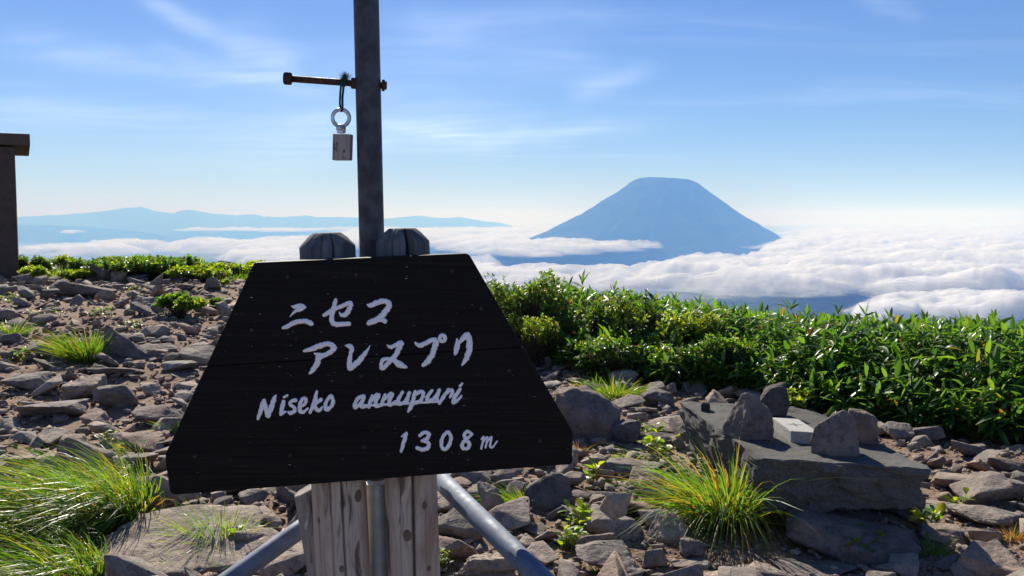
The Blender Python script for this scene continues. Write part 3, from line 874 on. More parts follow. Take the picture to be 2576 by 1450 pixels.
# ------------------------------------------------------------------ steel pole with braces and bolt
PB = 0.042 + 0.13 + 0.034      # set back behind the board
def build_pole():
    top, bot = behind_board(921, 0, PB), behind_board(936, 640, PB)
    ax = (top - bot).normalized()
    foot = bot + ax * ((gz - 0.15 - bot.z) / ax.z)
    r = 31 / FPX * (Vector(CAMP) - bot).length
    root = empty('steel_pole', (float(foot.x), float(foot.y), gz))
    tag(root, 'tall dark steel pole standing behind the summit sign with slanted braces', 'pole')
    tip = top + ax * 1.1
    link_mesh('shaft', tube_mesh('shaft', [(foot + (tip - foot) * (i / 12), r) for i in range(13)], 40), M['pole'], root)
    # pale sleeve pipe round its foot, open top edge
    s1 = behind_board(948, 1214, PB - 0.045); s0 = s1 - ax * (s1.z - gz + 0.1)
    link_mesh('sleeve', tube_mesh('sleeve', [(s0, 0.030), (s1 - ax * 0.002, 0.030), (s1, 0.0292), (s1 - ax * 0.001, 0.026), (s1 - ax * 0.05, 0.0258)], 36), M['sleeve'], root)
    # two slanted braces: each leaves the pole behind the board and comes down towards the viewer
    for (pa, pb, wa, wb, wd) in (((1105, 1205), (1375, 1470), 48, 58, 1.0), ((775, 1318), (575, 1460), 47, 50, 1.0)):
        ra = 0.0243
        da, db = 2 * ra * FPX / wa, 2 * ra * FPX / wb
        a, b = at_depth(*pa, da), at_depth(*pb, db)
        d = (b - a).normalized()
        up = a - d * 0.34
        dn = b + d * max(0.0, (b.z - gz + 0.06) / max(0.05, -d.z))
        link_mesh('brace', tube_mesh('brace', [(up + (dn - up) * (i / 6), ra) for i in range(7)], 32), M['galv'], root)
    # through bolt
    dep = (Vector(CAMP) - behind_board(930, 213, PB)).length
    c = behind_board(930, 213, PB)
    k = dep / FPX
    dirb = (at_depth(964, 217.5, 1) - at_depth(740, 204.5, 1)); dirb.normalize()
    dirb = Vector((dirb.x, 0.10, dirb.z)).normalized()
    l, rgt = c - dirb * 196 * k, c + dirb * 41 * k
    sh = tube_mesh('bolt', [(l, 8 * k), (rgt, 8 * k)], 20)
    bolt = link_mesh('bolt', sh, M['rusty'], root)
    def hexa(name, p, q, rad, seg=6):
        me = tube_mesh(name, [(p, rad * 0.86), (p + (q - p) * 0.18, rad), (p + (q - p) * 0.82, rad), (q, rad * 0.86)], seg, True, False)
        link_mesh(name, me, M['rusty'], bolt)
    hexa('bolt_head', l - dirb * 10 * k, l + dirb * 10 * k, 15 * k)
    hexa('nut', c - dirb * 45 * k, c - dirb * 31 * k, 13.5 * k)
    hexa('nut', c + dirb * 29 * k, c + dirb * 37 * k, 14 * k)
    hexa('nut', c + dirb * 37.2 * k, c + dirb * 41.5 * k, 10 * k)
    return c, dirb, k
POLE_C, BOLT_D, PK = build_pole()

def build_charm():
    k = PK
    def q(px, py, fwd=0.0):         # a point in the upright plane of the bolt
        d = Vector(ray(px, py)); o = Vector(CAMP); nrm = Vector((0, -1, 0)); t = (POLE_C - BOLT_D * 66 * k - Vector((0, fwd, 0)) - o).dot(nrm) / d.dot(nrm)
        return o + d * t
    ring = q(857.5, 297)
    root = empty('wooden_charm', (float(ring.x), float(ring.y), float(q(858, 403).z)))
    tag(root, 'small wooden block charm with steel eye bolt hung on green cord', 'charm')
    # cord: a loop over the bolt and through the ring, with a frayed knot
    b0 = q(861, 208)
    def strand(pts, r=2.6): return [(q(x, y, f * k), r * k) for x, y, f in pts]
    cm = [strand([(859, 203, -9), (859.5, 199, 0), (860, 204, 9), (858, 215, 8), (856, 235, 3), (855, 258, 1), (856, 274, -4)], 2.7),
          strand([(866, 203, -9), (866.5, 199, 0), (866, 206, 9), (864, 222, 7), (861.5, 245, 5), (861.5, 268, 6), (861, 278, 4), (858, 280, -2), (856, 275, -5)], 3.0)]
    bm = bmesh.new()
    for rings in cm:
        t = tube_mesh('tmp', rings, 8); bm.from_mesh(t); bpy.data.meshes.remove(t)
    kn = bmesh.ops.create_icosphere(bm, subdivisions=2, radius=6.5 * k)
    for v in kn['verts']: v.co += q(864, 213, 9 * k)
    link_mesh('cord', bm_mesh('cord', bm, True), M['cord'], root)
    rr = random.Random(3); V, F = [], []
    for i in range(150):
        a = rr.uniform(-0.55, 0.75); L = rr.uniform(12, 30)
        p0 = (865 + rr.uniform(-3, 4), 208 + rr.uniform(-3, 4)); bend = rr.uniform(-0.4, 0.6)
        for s in range(4):
            t = s / 3; ang = a + bend * t
            x = p0[0] + math.sin(ang) * L * t; y = p0[1] - math.cos(ang) * L * t
            w = 0.55 * (1 - 0.6 * t)
            f = (9 + rr.uniform(-3, 3)) * k
            V += [q(x - w, y, f), q(x + w, y, f)]
        n = len(V) - 8
        F += [(n + 2 * s, n + 2 * s + 1, n + 2 * s + 3, n + 2 * s + 2) for s in range(3)]
    link_mesh('frayed_end', np_mesh('frayed_end', [tuple(v) for v in V], np.array(F)), M['cord'], root)
    # eye bolt: ring, collar, hexagon
    rp = [(ring + Vector((math.cos(t) * 20.3 * k, 0, math.sin(t) * 20.3 * k)), 4.9 * k) for t in np.linspace(0, 2 * math.pi, 49)]
    eye = link_mesh('eye_ring', tube_mesh('eye_ring', rp, 14, False), M['chrome'], root)
    cz = [q(857.8, y) for y in (313, 318, 326.5, 329)]
    link_mesh('collar', tube_mesh('collar', [(cz[3], 10.5 * k), (cz[2], 12.5 * k), (cz[1], 11.5 * k), (cz[0], 7 * k)], 24), M['chrome'], root)
    link_mesh('hex_neck', tube_mesh('hex_neck', [(q(858.5, 336), 10 * k), (q(858.5, 334.5), 11 * k), (q(858.3, 329.2), 11 * k)], 6, True, False), M['chrome'], root)
    # HC marking on the collar
    def mark(name, polys, parent, f, mat, w):
        V, F = [], []
        for pl in polys:
            for (x0, y0), (x1, y1) in zip(pl[:-1], pl[1:]):
                L = math.hypot(x1 - x0, y1 - y0) or 1; nx, ny = -(y1 - y0) / L * w, (x1 - x0) / L * w
                n = len(V); V += [q(x0 + nx, y0 + ny, f), q(x1 + nx, y1 + ny, f), q(x1 - nx, y1 - ny, f), q(x0 - nx, y0 - ny, f)]
                F.append((n, n + 1, n + 2, n + 3))
        link_mesh(name, np_mesh(name, [tuple(v) for v in V], np.array(F)), mat, parent)
    mark('stamped_letters', [[(858, 318.5), (858, 325)], [(862, 318.5), (862, 325)], [(858, 321.8), (862, 321.8)], [(868, 319.5), (865.5, 319), (864.5, 322), (866, 325), (868, 324.5)]], root, 13.2 * k, M['ink'], 0.55)
    # the block: slightly tapered, turned a little
    f = 11 * k
    bl = [q(837, 337.2, f), q(881.5, 337.8, f), q(879.5, 403, f), q(835.5, 403, f)]
    bm = prism_bm(bl, Vector((0.1, 1, 0)).normalized() * 26 * k, 0.0012)
    block = link_mesh('block', bm_mesh('block', bm), M['tagwood'], root)
    f = 11.4 * k
    def S(p): return [((1280 + x * 0.28986) * 0.62891, (250 + y * 0.28986) * 0.62891) for x, y in p]
    arc = [(212 - 30 * math.sin(t), 1160 - 52 * math.cos(t)) for t in np.linspace(0.15, 2.75, 14)]
    mark('stamp', [S(arc), S([(222, 1106), (240, 1106), (238, 1140), (232, 1146)]), S([(230, 1108), (224, 1140)]), S([(222, 1156), (234, 1150)]), S([(226, 1170), (240, 1166)]), S([(222, 1186), (238, 1182)]), S([(232, 1166), (226, 1200)]),
                   S([(198, 1140), (212, 1136), (206, 1158)]), S([(196, 1182), (216, 1178)]), S([(198, 1194), (216, 1190)]), S([(206, 1172), (208, 1206)]), S([(218, 1214), (236, 1212), (228, 1236)]), S([(216, 1226), (238, 1222)]),
                   S([(312, 1318), (320, 1308), (334, 1312), (326, 1330)]), S([(344, 1320), (352, 1312), (356, 1334)])], block, f, M['ink'], 0.55)
    kc = [S([(332 + 17 * math.cos(t) , 1228 + 24 * math.sin(t))])[0] for t in np.linspace(0, 2 * math.pi, 18, endpoint=False)]
    me = np_mesh('knot', [tuple(q(x, y, f)) for x, y in kc] + [tuple(q(*S([(332, 1228)])[0], f + 0.0003))], np.array([(i, (i + 1) % 18, 18) for i in range(18)]))
    link_mesh('knot', me, M['log_knot'], block)
build_charm()

# short painted stake left of the posts
def build_stake():
    bk = 0.15
    a, b = behind_board(772, 1232, bk), behind_board(808, 1440, bk)
    ax = (a - b).normalized(); foot = b + ax * ((gz - 0.1 - b.z) / ax.z)
    r = 0.033; L = (a - foot).length
    rings = [(foot + ax * L * (i / 20), r * (1 + 0.12 * (1 - i / 20))) for i in range(21)] + [(a + ax * 0.002 + Vector((0.0, 0, 0.0)), r * 0.93)]
    me = tube_mesh('wooden_stake', rings, 10, True, False)
    for v in me.vertices:                     # sawn off at a slant
        w = Vector(v.co)
        if (w - a).length < 0.06: v.co = w + ax * ((w - a).dot(BR) * 0.35)
    tag(link_mesh('wooden_stake', me, M['stake']), 'short sawn-off stake with flaking white paint left of the log posts', 'stake')
build_stake()

# ------------------------------------------------------------------ shelter hut at the left edge
def build_hut():
    D = 18.0
    d = ray(48, 708); base = CAMP + d * (D / d[1])
    zt = CAMP + ray(35, 370) * (D / ray(35, 370)[1])
    x1, y0 = base[0], D
    z0, z1 = base[2] - 0.5, zt[2]
    root = empty('shelter_hut', (float(x1) - 1.5, D, float(base[2])))
    tag(root, 'brown concrete shelter hut with overhanging flat roof at the left edge', 'hut')
    yaw = R(27.2)
    px_, py_ = float(x1), float(y0)
    def bx(x0, x1, y0, y1, z0, z1, bev):
        bm = prism_bm([Vector((x0, y0, z0)), Vector((x1, y0, z0)), Vector((x1, y1, z0)), Vector((x0, y1, z0))], Vector((0, 0, z1 - z0)), bev)
        bmesh.ops.rotate(bm, verts=bm.verts, cent=(px_, py_, 0), matrix=Matrix.Rotation(yaw, 3, 'Z'))
        return bm
    link_mesh('wall', bm_mesh('wall', bx(x1 - 3.4, x1, y0, y0 + 3.0, z0, z1, 0.01)), M['hutwall'], root)
    rx = (CAMP + ray(72, 350) * (D / ray(72, 350)[1]))[0]
    rz1 = (CAMP + ray(40, 337) * (D / ray(40, 337)[1]))[2]; rz0 = (CAMP + ray(72, 366) * (D / ray(72, 366)[1]))[2]
    link_mesh('roof', bm_mesh('roof', bx(x1 - 3.7, x1 + 0.27, y0 - 0.10, y0 + 3.3, rz0, rz1, 0.012)), M['hutroof'], root)
build_hut()

# ------------------------------------------------------------------ survey plinth with marker stone
ZP = 0.38
def jag(bm, amt, seed, cuts=10, keep_top=None):
    bmesh.ops.subdivide_edges(bm, edges=list(bm.edges), cuts=cuts, use_grid_fill=True)
    co = np.array([tuple(v.co) for v in bm.verts])
    n = np.stack([fbm(co * 9 + 3.1 * i, 4, seed + i) for i in range(3)], 1) * amt
    n2 = np.stack([fbm(co * 40 + 3.1 * i, 3, seed + 9 + i) for i in range(3)], 1) * amt * 0.25
    for v, a, b in zip(bm.verts, n, n2):
        w = 1.0 if keep_top is None or v.co.z < keep_top - 0.01 else 0.12
        v.co += Vector(a) * w + Vector(b) * (0.6 if w < 1 else 1)

def build_plinth():
    c = [at_z(1915, 1153, ZP), at_z(2345, 1181, ZP), at_z(2086, 1050, ZP), at_z(2046, 1034, ZP), at_z(1990, 1022, ZP), at_z(1706, 1009, ZP)]
    ctr = sum(c, Vector()) / len(c)
    root = empty('survey_plinth', (ctr.x, ctr.y, tz(ctr.x, ctr.y)))
    tag(root, 'thick weathered concrete slab carrying the survey marker on the right', 'plinth')
    bm = bmesh.new()
    n = len(c)
    top = [bm.verts.new(p) for p in c]
    thick = [0.29, 0.20, 0.22, 0.22, 0.22, 0.24]
    inset = 0.05
    bot = [bm.verts.new(Vector((p.x + (ctr.x - p.x) * inset, p.y + (ctr.y - p.y) * inset, p.z - t))) for p, t in zip(c, thick)]
    bm.faces.new(top); bm.faces.new(list(reversed(bot)))
    for i in range(n): bm.faces.new((top[i], bot[i], bot[(i + 1) % n], top[(i + 1) % n]))
    bmesh.ops.recalc_face_normals(bm, faces=bm.faces)
    bmesh.ops.bevel(bm, geom=list(bm.edges), offset=0.008, segments=1, affect='EDGES', clamp_overlap=True)
    bmesh.ops.triangulate(bm, faces=[f for f in bm.faces if len(f.verts) > 4])
    jag(bm, 0.055, 3, 22, ZP)
    link_mesh('slab', bm_mesh('slab', bm, False), M['concrete'], root)
    # little square iron socket let into the slab
    s = at_z(1775, 1033, ZP); e1 = (c[1] - c[0]).normalized(); e2 = Vector((0, 0, 1)).cross(e1)
    a = 0.026; out = [s + e1 * a * i + e2 * a * j for i, j in ((-1, -1), (1, -1), (1, 1), (-1, 1))]
    bm = bmesh.new(); h = 0.045; w = 0.005
    inn = [s + e1 * (a - w) * i + e2 * (a - w) * j for i, j in ((-1, -1), (1, -1), (1, 1), (-1, 1))]
    up = Vector((0, 0, h))
    o0 = [bm.verts.new(p - Vector((0, 0, 0.01))) for p in out]; o1 = [bm.verts.new(p + up) for p in out]; i1 = [bm.verts.new(p + up) for p in inn]; i0 = [bm.verts.new(p + Vector((0, 0, 0.002))) for p in inn]
    for k in range(4):
        l = (k + 1) % 4
        bm.faces.new((o0[k], o0[l], o1[l], o1[k])); bm.faces.new((o1[k], o1[l], i1[l], i1[k])); bm.faces.new((i1[k], i1[l], i0[l], i0[k]))
    bm.faces.new(i0)
    link_mesh('iron_socket', bm_mesh('iron_socket', bm), M['dirt_lens'], root)
    # marker stone
    zt = ZP + 0.062
    m = [at_z(1990, 1084.5, zt), at_z(2062, 1089, zt), at_z(2008, 1053, zt), at_z(1942, 1050, zt)]
    mc = sum(m, Vector()) / 4
    m[2] = m[1] + m[3] - m[0]
    mk = empty('marker_stone', (mc.x, mc.y, ZP)); tag(mk, 'pale square survey marker stone with a cross cut in its top', 'marker')
    bm = prism_bm(m, Vector((0, 0, -0.09)), 0.006)
    link_mesh('pillar', bm_mesh('pillar', bm), M['marker'], mk)
    ex, ey = (m[1] - m[0]).normalized(), (m[3] - m[0]).normalized()
    mc = sum(m, Vector()) / 4 + Vector((0, 0, 0.0008))
    V, F = [], []
    for d, o in ((ex, ey), (ey, ex)):
        nrm = (o - d * o.dot(d)).normalized(); nn = len(V)
        dz = Vector((0, 0, 0.0003)) * (nn > 0)
        V += [mc + dz + d * 0.038 + nrm * 0.0032, mc + dz - d * 0.038 + nrm * 0.0032, mc + dz - d * 0.038 - nrm * 0.0032, mc + dz + d * 0.038 - nrm * 0.0032]; F.append((nn, nn + 1, nn + 2, nn + 3))
    link_mesh('engraved_cross', np_mesh('engraved_cross', [tuple(v) for v in V], np.array(F)), M['groove'], mk)
build_plinth()
# ------------------------------------------------------------------ rocks
_ICO = {}
def ico(sub):
    if sub not in _ICO:
        bm = bmesh.new(); bmesh.ops.create_icosphere(bm, subdivisions=sub, radius=1.0)
        bm.verts.ensure_lookup_table()
        _ICO[sub] = (np.array([tuple(v.co) for v in bm.verts]), np.array([[v.index for v in f.verts] for f in bm.faces])); bm.free()
    V, F = _ICO[sub]
    V = V / np.linalg.norm(V, axis=1)[:, None]
    return V, F

def rock_shape(seed, sub=4, planes=8, sharp=60.0, rough=0.05, flat=0.5, stretch=1.0):
    """broken angular rock: a rounded polytope with chipped, noisy faces, normalised to a unit box (z from 0 to 1)"""
    rs = np.random.RandomState(seed)
    D, F = ico(sub)
    N = rs.normal(size=(planes, 3))
    ns = max(4, int(planes * 0.6)); N[:ns, 2] = rs.normal(0, 0.22, ns) * np.linalg.norm(N[:ns, :2], axis=1)
    N /= np.linalg.norm(N, axis=1)[:, None]
    d = rs.uniform(0.45, 1.0, planes)
    tilt = np.array([rs.normal(0, 0.22), rs.normal(0, 0.22), 1.0]); tilt /= np.linalg.norm(tilt)
    N = np.concatenate([N, [tilt, [0, 0, -1]]]); d = np.concatenate([d, [flat, 0.6]])
    dot = np.maximum(0, D @ N.T) / d
    r = 1.0 / np.maximum(1e-6, (dot ** sharp).sum(1)) ** (1 / sharp)
    r = np.minimum(r, 1.9)
    P = D * r[:, None] * np.array([stretch, 1, 1])
    n1 = fbm(P * 2.3 + seed, 5, seed, gain=0.55)
    step = fbm(np.stack([P[:, 0] * 1.2, P[:, 1] * 1.2, P[:, 2] * 4.0], 1) + seed * 0.7, 4, seed + 3)
    P = P + D * (n1 * rough * 1.8 + np.round(step * 5) / 5 * rough * 1.6)[:, None]
    lo, hi = P.min(0), P.max(0)
    P = (P - lo) / (hi - lo); P[:, :2] -= 0.5
    return P, F

def rock_obj(name, P, F, mat, smooth=False):
    return link_mesh(name, np_mesh(name, P, F, smooth), mat)

def hull_shape(pts, seed, rough, fine=0.06, bev=0.02, rounds=5):
    """a rock from its main corners: convex hull, cut up and chipped"""
    bm = bmesh.new()
    vs = [bm.verts.new(p) for p in pts]
    r = bmesh.ops.convex_hull(bm, input=vs)
    bmesh.ops.delete(bm, geom=[v for v in bm.verts if not v.link_faces], context='VERTS')
    bmesh.ops.bevel(bm, geom=list(bm.edges), offset=bev, segments=1, affect='EDGES', clamp_overlap=True)
    bmesh.ops.triangulate(bm, faces=list(bm.faces))
    for _ in range(rounds):
        long = [e for e in bm.edges if e.calc_length() > fine]
        if not long: break
        bmesh.ops.subdivide_edges(bm, edges=long, cuts=1)
        bmesh.ops.triangulate(bm, faces=[f for f in bm.faces if len(f.verts) > 3])
    bm.normal_update(); bm.verts.ensure_lookup_table(); bm.verts.index_update()
    P = np.array([tuple(v.co) for v in bm.verts]); Nn = np.array([tuple(v.normal) for v in bm.verts])
    F = np.array([[v.index for v in f.verts] for f in bm.faces]); bm.free()
    n = fbm(P * 3.2 + seed, 5, seed, gain=0.6) * 0.9 + np.round(fbm(P * 5 + seed, 3, seed + 5) * 5) / 5 * 0.8
    P = P + Nn * (n * rough * 0.9)[:, None]
    lo, hi = P.min(0), P.max(0)
    P = (P - lo) / (hi - lo); P[:, :2] -= 0.5
    return P, F
def rand_hull(seed, n=13, flat=0.5):
    rs = np.random.RandomState(seed + 1000)
    P = rs.uniform(-1, 1, (n, 3)); P = P / (np.abs(P) ** 5).sum(1)[:, None] ** 0.2       # on a rounded block
    P *= rs.uniform(0.72, 1.0, (n, 1))
    P[:, 2] += P[:, 0] * rs.normal(0, 0.28) + P[:, 1] * rs.normal(0, 0.2)
    sh = rs.normal(0, 0.25, 2); P[:, 0] += P[:, 2] * sh[0]; P[:, 1] += P[:, 2] * sh[1]
    return [tuple(p * 0.5) for p in P]
HULL = {
 'pointed': [(-.42, 0, 1), (-.36, .2, .9), (-.5, -.3, 0), (-.5, .3, 0), (-.46, -.35, .35), (0, -.25, .42), (.5, -.3, 0), (.5, .3, .05), (.25, 0, .22), (.1, .35, .35), (-.2, .45, .6)],
 'left': [(0, 0, 1), (-.08, .1, .98), (.15, 0, .93), (.48, -.2, .58), (.5, -.3, 0), (.45, .2, .55), (-.5, .4, 0), (-.42, .3, .25), (-.12, -.45, 0), (0, -.4, .5), (.5, .3, 0), (-.2, .5, .6)],
 'front': [(.2, 0, 1), (.05, .1, .97), (.36, 0, .88), (-.42, -.1, .62), (-.5, -.2, .3), (-.48, -.3, 0), (.5, -.3, 0), (.45, -.1, .4), (.5, .4, 0), (-.45, .4, 0), (.3, .4, .8), (-.3, .4, .6), (0, -.48, .3), (0, -.5, 0)],
 'square': [(-.5, 0, .98), (-.4, .3, 1), (.1, -.2, .9), (.1, .3, .92), (.46, 0, .74), (.5, -.3, 0), (.5, .4, 0), (-.5, -.4, 0), (-.5, .4, 0), (.42, -.3, .5), (-.45, -.4, .6)],
 'chipped': [(-.5, -.3, .93), (-.2, -.1, 1), (0, .3, .98), (.3, 0, .8), (.5, -.1, .6), (.48, -.3, .35), (.4, -.35, 0), (-.5, -.45, 0), (-.3, -.5, .5), (.1, -.5, .55), (-.5, .5, .9), (.4, .5, .6), (.45, .5, 0), (-.5, .5, 0)],
 'wedge': [(-.5, .3, 1), (-.42, -.2, .9), (-.1, -.1, .85), (.3, -.1, .6), (.5, 0, .42), (.5, -.3, 0), (.1, -.5, 0), (-.2, -.45, .3), (-.5, -.2, .45), (-.5, .5, 0), (.5, .5, 0), (.45, .5, .6), (.15, -.5, .42)],
 'slab': [(-.5, -.1, .55), (-.42, -.45, .40), (-.1, -.5, .5), (.3, -.45, .45), (.5, -.1, .6), (.45, .4, .9), (.1, .5, 1), (-.3, .45, .92), (-.5, .2, .7), (-.5, -.2, 0), (-.2, -.5, 0), (.4, -.5, 0), (.5, .4, 0), (-.4, .5, 0)],
}
LAND = []      # (px, py, short name) landmarks for labels of the loose stones
TAKEN = []     # ground discs already occupied
def hero(px, pyb, wpx, hpx, label, short=None, mat='rock', seed=0, depth=0.8, flat=0.5, zbase=None, sink=0.12, sub=4, stretch=1.0, sharp=60, rough=0.05, cat='rock', name='rock', hmin=0.25, group=None, tall=False, hull=None):
    if zbase is None:
        p, t = ground_at(px, pyb)
    else:
        p = np.array(at_z(px, pyb, zbase)); t = (p - CAMP) @ FWD
    k = t / FPX
    w = wpx * k; dp = w * depth
    beta = math.atan2(EYE - p[2], math.hypot(p[0], p[1]))
    h = hpx * k if tall else max(hpx * k - dp * math.sin(beta) * 0.8, hmin * hpx * k)
    h = h / (1 - sink)
    P, F = hull_shape(hull, seed, rough) if hull else rock_shape(seed, sub, sharp=sharp, rough=rough, flat=flat) if sharp < 30 else hull_shape(rand_hull(seed, 15), seed, rough, 0.05 if sub >= 5 else 0.075)
    away = np.array([p[0], p[1]]) / math.hypot(p[0], p[1])
    c = np.array([p[0], p[1]]) + away * dp * 0.45
    z = (zbase if zbase is not None else min(p[2], tz(c[0], c[1]) + 0.02)) - sink * h
    V = P * np.array([w, dp, h])
    a = math.atan2(-away[0], away[1]); ca, sa = math.cos(a), math.sin(a)
    V = np.stack([V[:, 0] * ca - V[:, 1] * sa, V[:, 0] * sa + V[:, 1] * ca, V[:, 2]], 1)
    o = rock_obj(name, V, F, M[mat]); o.location = (c[0], c[1], z)
    tag(o, label, cat, group)
    if zbase is None: TAKEN.append((c[0], c[1], 0.42 * max(w, dp)))
    LAND.append((px, pyb - hpx * 0.5, short)) if short else None
    return o

H = hero
# left of the sign, far to near
H(160, 743, 75, 30, 'low dark boulder left of the steep rock on the upper path', None, 'dark_rock', 11, sub=3)
H(255, 708, 62, 46, 'dark upright boulder highest up the path near the green bank', 'the highest dark boulder', 'dark_rock', 12, 0.7, 0.7, sub=3, tall=True)
H(212, 752, 160, 50, 'broad humped dark boulder on the upper path', 'the humped dark boulder', 'dark_rock', 13, 0.6, 0.55, sub=4)
H(126, 755, 48, 27, 'square dark block left of the humped boulder', None, 'dark_rock', 14, tall=True, sub=3)
H(345, 712, 60, 22, 'low rock beneath the green bank at the top of the path', 'the rock beneath the green bank', 'dark_rock', 15, sub=3)
H(395, 727, 34, 40, 'narrow upright stone standing on the upper path', 'the narrow upright stone', 'dark_rock', 16, 0.6, 0.9, tall=True, sub=3)
H(100, 722, 36, 28, 'small peaked stone beside the hut base', 'the peaked stone by the hut', 'rock', 17, tall=True, sub=3)
H(62, 716, 60, 28, 'mid-sized pale stone at the foot of the hut wall', None, 'rock', 18, sub=3)
H(300, 708, 40, 26, 'reddish stone between the two highest dark boulders', None, 'rock', 19, tall=True, sub=3)
H(470, 733, 50, 20, 'low dark stone near the top of the bare path', 'the low stone on the bare path', 'dark_rock', 20, sub=3)
H(362, 798, 66, 36, 'dark grey rock propped against the low green shrub', 'the low green shrub', 'dark_rock', 21, tall=True, sub=3)
H(565, 800, 46, 40, 'brownish rock at the right end of the low green shrub', None, 'rock', 22, tall=True, sub=3)
H(325, 905, 130, 88, 'pointed upright slab of rock leaning in the middle of the scree', 'the pointed leaning slab', 'dark_rock', 29, 0.5, 0.95, tall=True, sharp=34, hull=HULL['pointed'])
H(130, 905, 125, 52, 'pale flat-topped rock just left of the yellow grass tuft', 'the yellow grass tuft', 'rock', 24, 0.7, 0.45)
H(505, 922, 112, 52, 'square-edged grey block beside the left edge of the sign', 'the square-edged block', 'rock', 30, 0.7, 0.7)
H(395, 890, 104, 26, 'long low pale slab behind the pointed leaning rock', 'the long low pale slab', 'rock', 26, 0.45, 0.5)
H(452, 938, 92, 34, 'rounded grey rock left of the square-edged block', None, 'rock', 27)
H(290, 955, 150, 44, 'dark jagged rock in front of the yellow grass tuft', 'the dark jagged rock', 'dark_rock', 28)
H(70, 985, 130, 50, 'tilted slab at the left edge below the yellow tuft', 'the tilted slab', 'rock', 25, 0.6)
H(215, 1010, 110, 58, 'angular brown-grey rock in the middle of the scree', 'the angular scree rock', 'rock', 23, tall=True)
H(300, 1035, 100, 62, 'steep-faced grey rock with a bright top in the scree', 'the steep-faced rock', 'rock', 31, tall=True)
H(135, 1062, 175, 62, 'long wedge-shaped grey rock in the left scree', 'the long wedge rock', 'rock', 32, 0.6)
H(410, 1075, 150, 62, 'broad dark rough boulder beside the lower left edge of the sign', 'the rough boulder by the sign', 'dark_rock', 33, 0.7)
H(265, 1098, 84, 44, 'light grey rock with a flat top above the long grass', None, 'rock', 34)
H(120, 1178, 108, 40, 'wide flat pale slab lying above the long green grass', 'the wide flat slab', 'rock', 35, 0.6, 0.35)
H(92, 1230, 78, 52, 'pinkish rock with a shaded front left of the long grass', 'the pinkish rock', 'rock', 36, tall=True)
H(345, 1190, 110, 55, 'dark-fronted rock behind the long green grass', 'the dark-fronted rock', 'rock', 37, 0.7)
H(435, 1150, 120, 44, 'pale smooth rock under the left tip of the sign', None, 'rock', 38)
H(40, 1180, 100, 40, 'grey slab at the left edge behind the long grass', None, 'rock', 39)
H(470, 1478, 440, 215, 'huge flat-topped pale boulder in the left foreground', 'the huge flat boulder', 'rock', 52, 0.95, 0.5, sub=6, rough=0.07, sink=0.2, hull=HULL['slab'])
H(420, 1292, 170, 95, 'grey ridge of rock behind the huge flat boulder', None, 'rock', 41, 0.7, tall=True, sub=5)
H(680, 1400, 175, 105, 'pitted grey boulder left of the stake and brace', 'the boulder left of the stake', 'rock', 42, 0.8, sub=5)
H(548, 1462, 150, 58, 'low flat stone at the bottom edge beside the left brace', 'the low stone by the left brace', 'rock', 43, 0.7, sub=5)
# right of the sign
H(1477, 1112, 172, 128, 'big dark boulder with a chipped pale top right of the sign', 'the big chipped boulder', 'dark_rock', 44, 0.75, 0.6, sub=5, tall=True, sharp=30, hull=HULL['chipped'])
H(1400, 1110, 70, 40, 'flat dark rock under the big chipped boulder', None, 'dark_rock', 45)
H(1652, 1026, 86, 42, 'squat boulder in front of the dark bushes', 'the squat boulder by the bushes', 'dark_rock', 46, tall=True)
H(1610, 1050, 92, 34, 'sloping pale rock between the two boulders and the plinth', None, 'rock', 47)
H(1675, 1078, 84, 36, 'smooth grey rock touching the left end of the plinth', None, 'rock', 48)
H(1600, 1082, 60, 42, 'leaning wedge of rock beside the big chipped boulder', None, 'rock', 49, tall=True)
H(1575, 1118, 76, 56, 'dark pointed rock right of the big chipped boulder', 'the dark pointed rock', 'dark_rock', 50, tall=True)
H(1655, 1125, 100, 44, 'pale rock under the left corner of the plinth', 'the pale rock under the plinth', 'rock', 51)
H(1588, 1203, 172, 58, 'flat-topped slab with a dark front left of the sedge tuft', 'the flat-topped slab', 'rock', 40, 0.6, 0.4, sub=5)
H(1430, 1235, 92, 56, 'bright pale slab below the right corner of the sign', 'the bright pale slab', 'rock', 53, 0.7, 0.5)
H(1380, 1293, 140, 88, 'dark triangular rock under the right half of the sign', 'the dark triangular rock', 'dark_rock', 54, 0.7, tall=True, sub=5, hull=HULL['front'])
H(1548, 1362, 150, 92, 'grey bedded block carrying a smaller tilted stone', 'the bedded block', 'rock', 55, 0.8, 0.5, sub=5)
H(1676, 1370, 100, 62, 'grey rock at the left foot of the sedge tuft', None, 'rock', 57, 0.7, tall=True)
H(1530, 1452, 172, 98, 'large pale broken slab in the front between brace and sedge', 'the large broken slab', 'rock', 58, 0.7, 0.45, sub=5)
H(1740, 1440, 105, 34, 'low pale stone in front of the sedge tuft', 'the low stone before the sedge', 'rock', 59)
H(1890, 1468, 145, 56, 'pale dome-shaped stone at the bottom edge with grass shadows', 'the dome-shaped stone', 'rock', 60, 0.8, sub=5)
H(1225, 1470, 150, 100, 'crusty white lichen-covered boulder between post and right brace', 'the lichen-covered boulder', 'lichen_rock', 61, 0.8, sub=6, rough=0.11, sharp=14)
H(1150, 1425, 120, 90, 'smooth grey boulder right of the log posts', None, 'rock', 62, 0.8, sub=5)
H(1235, 1290, 70, 66, 'upright grey rock seen beside the top of the right brace', None, 'rock', 63, tall=True)
H(1430, 1440, 60, 34, 'small rounded stone beside the lower right brace', 'the stone beside the right brace', 'rock', 64)
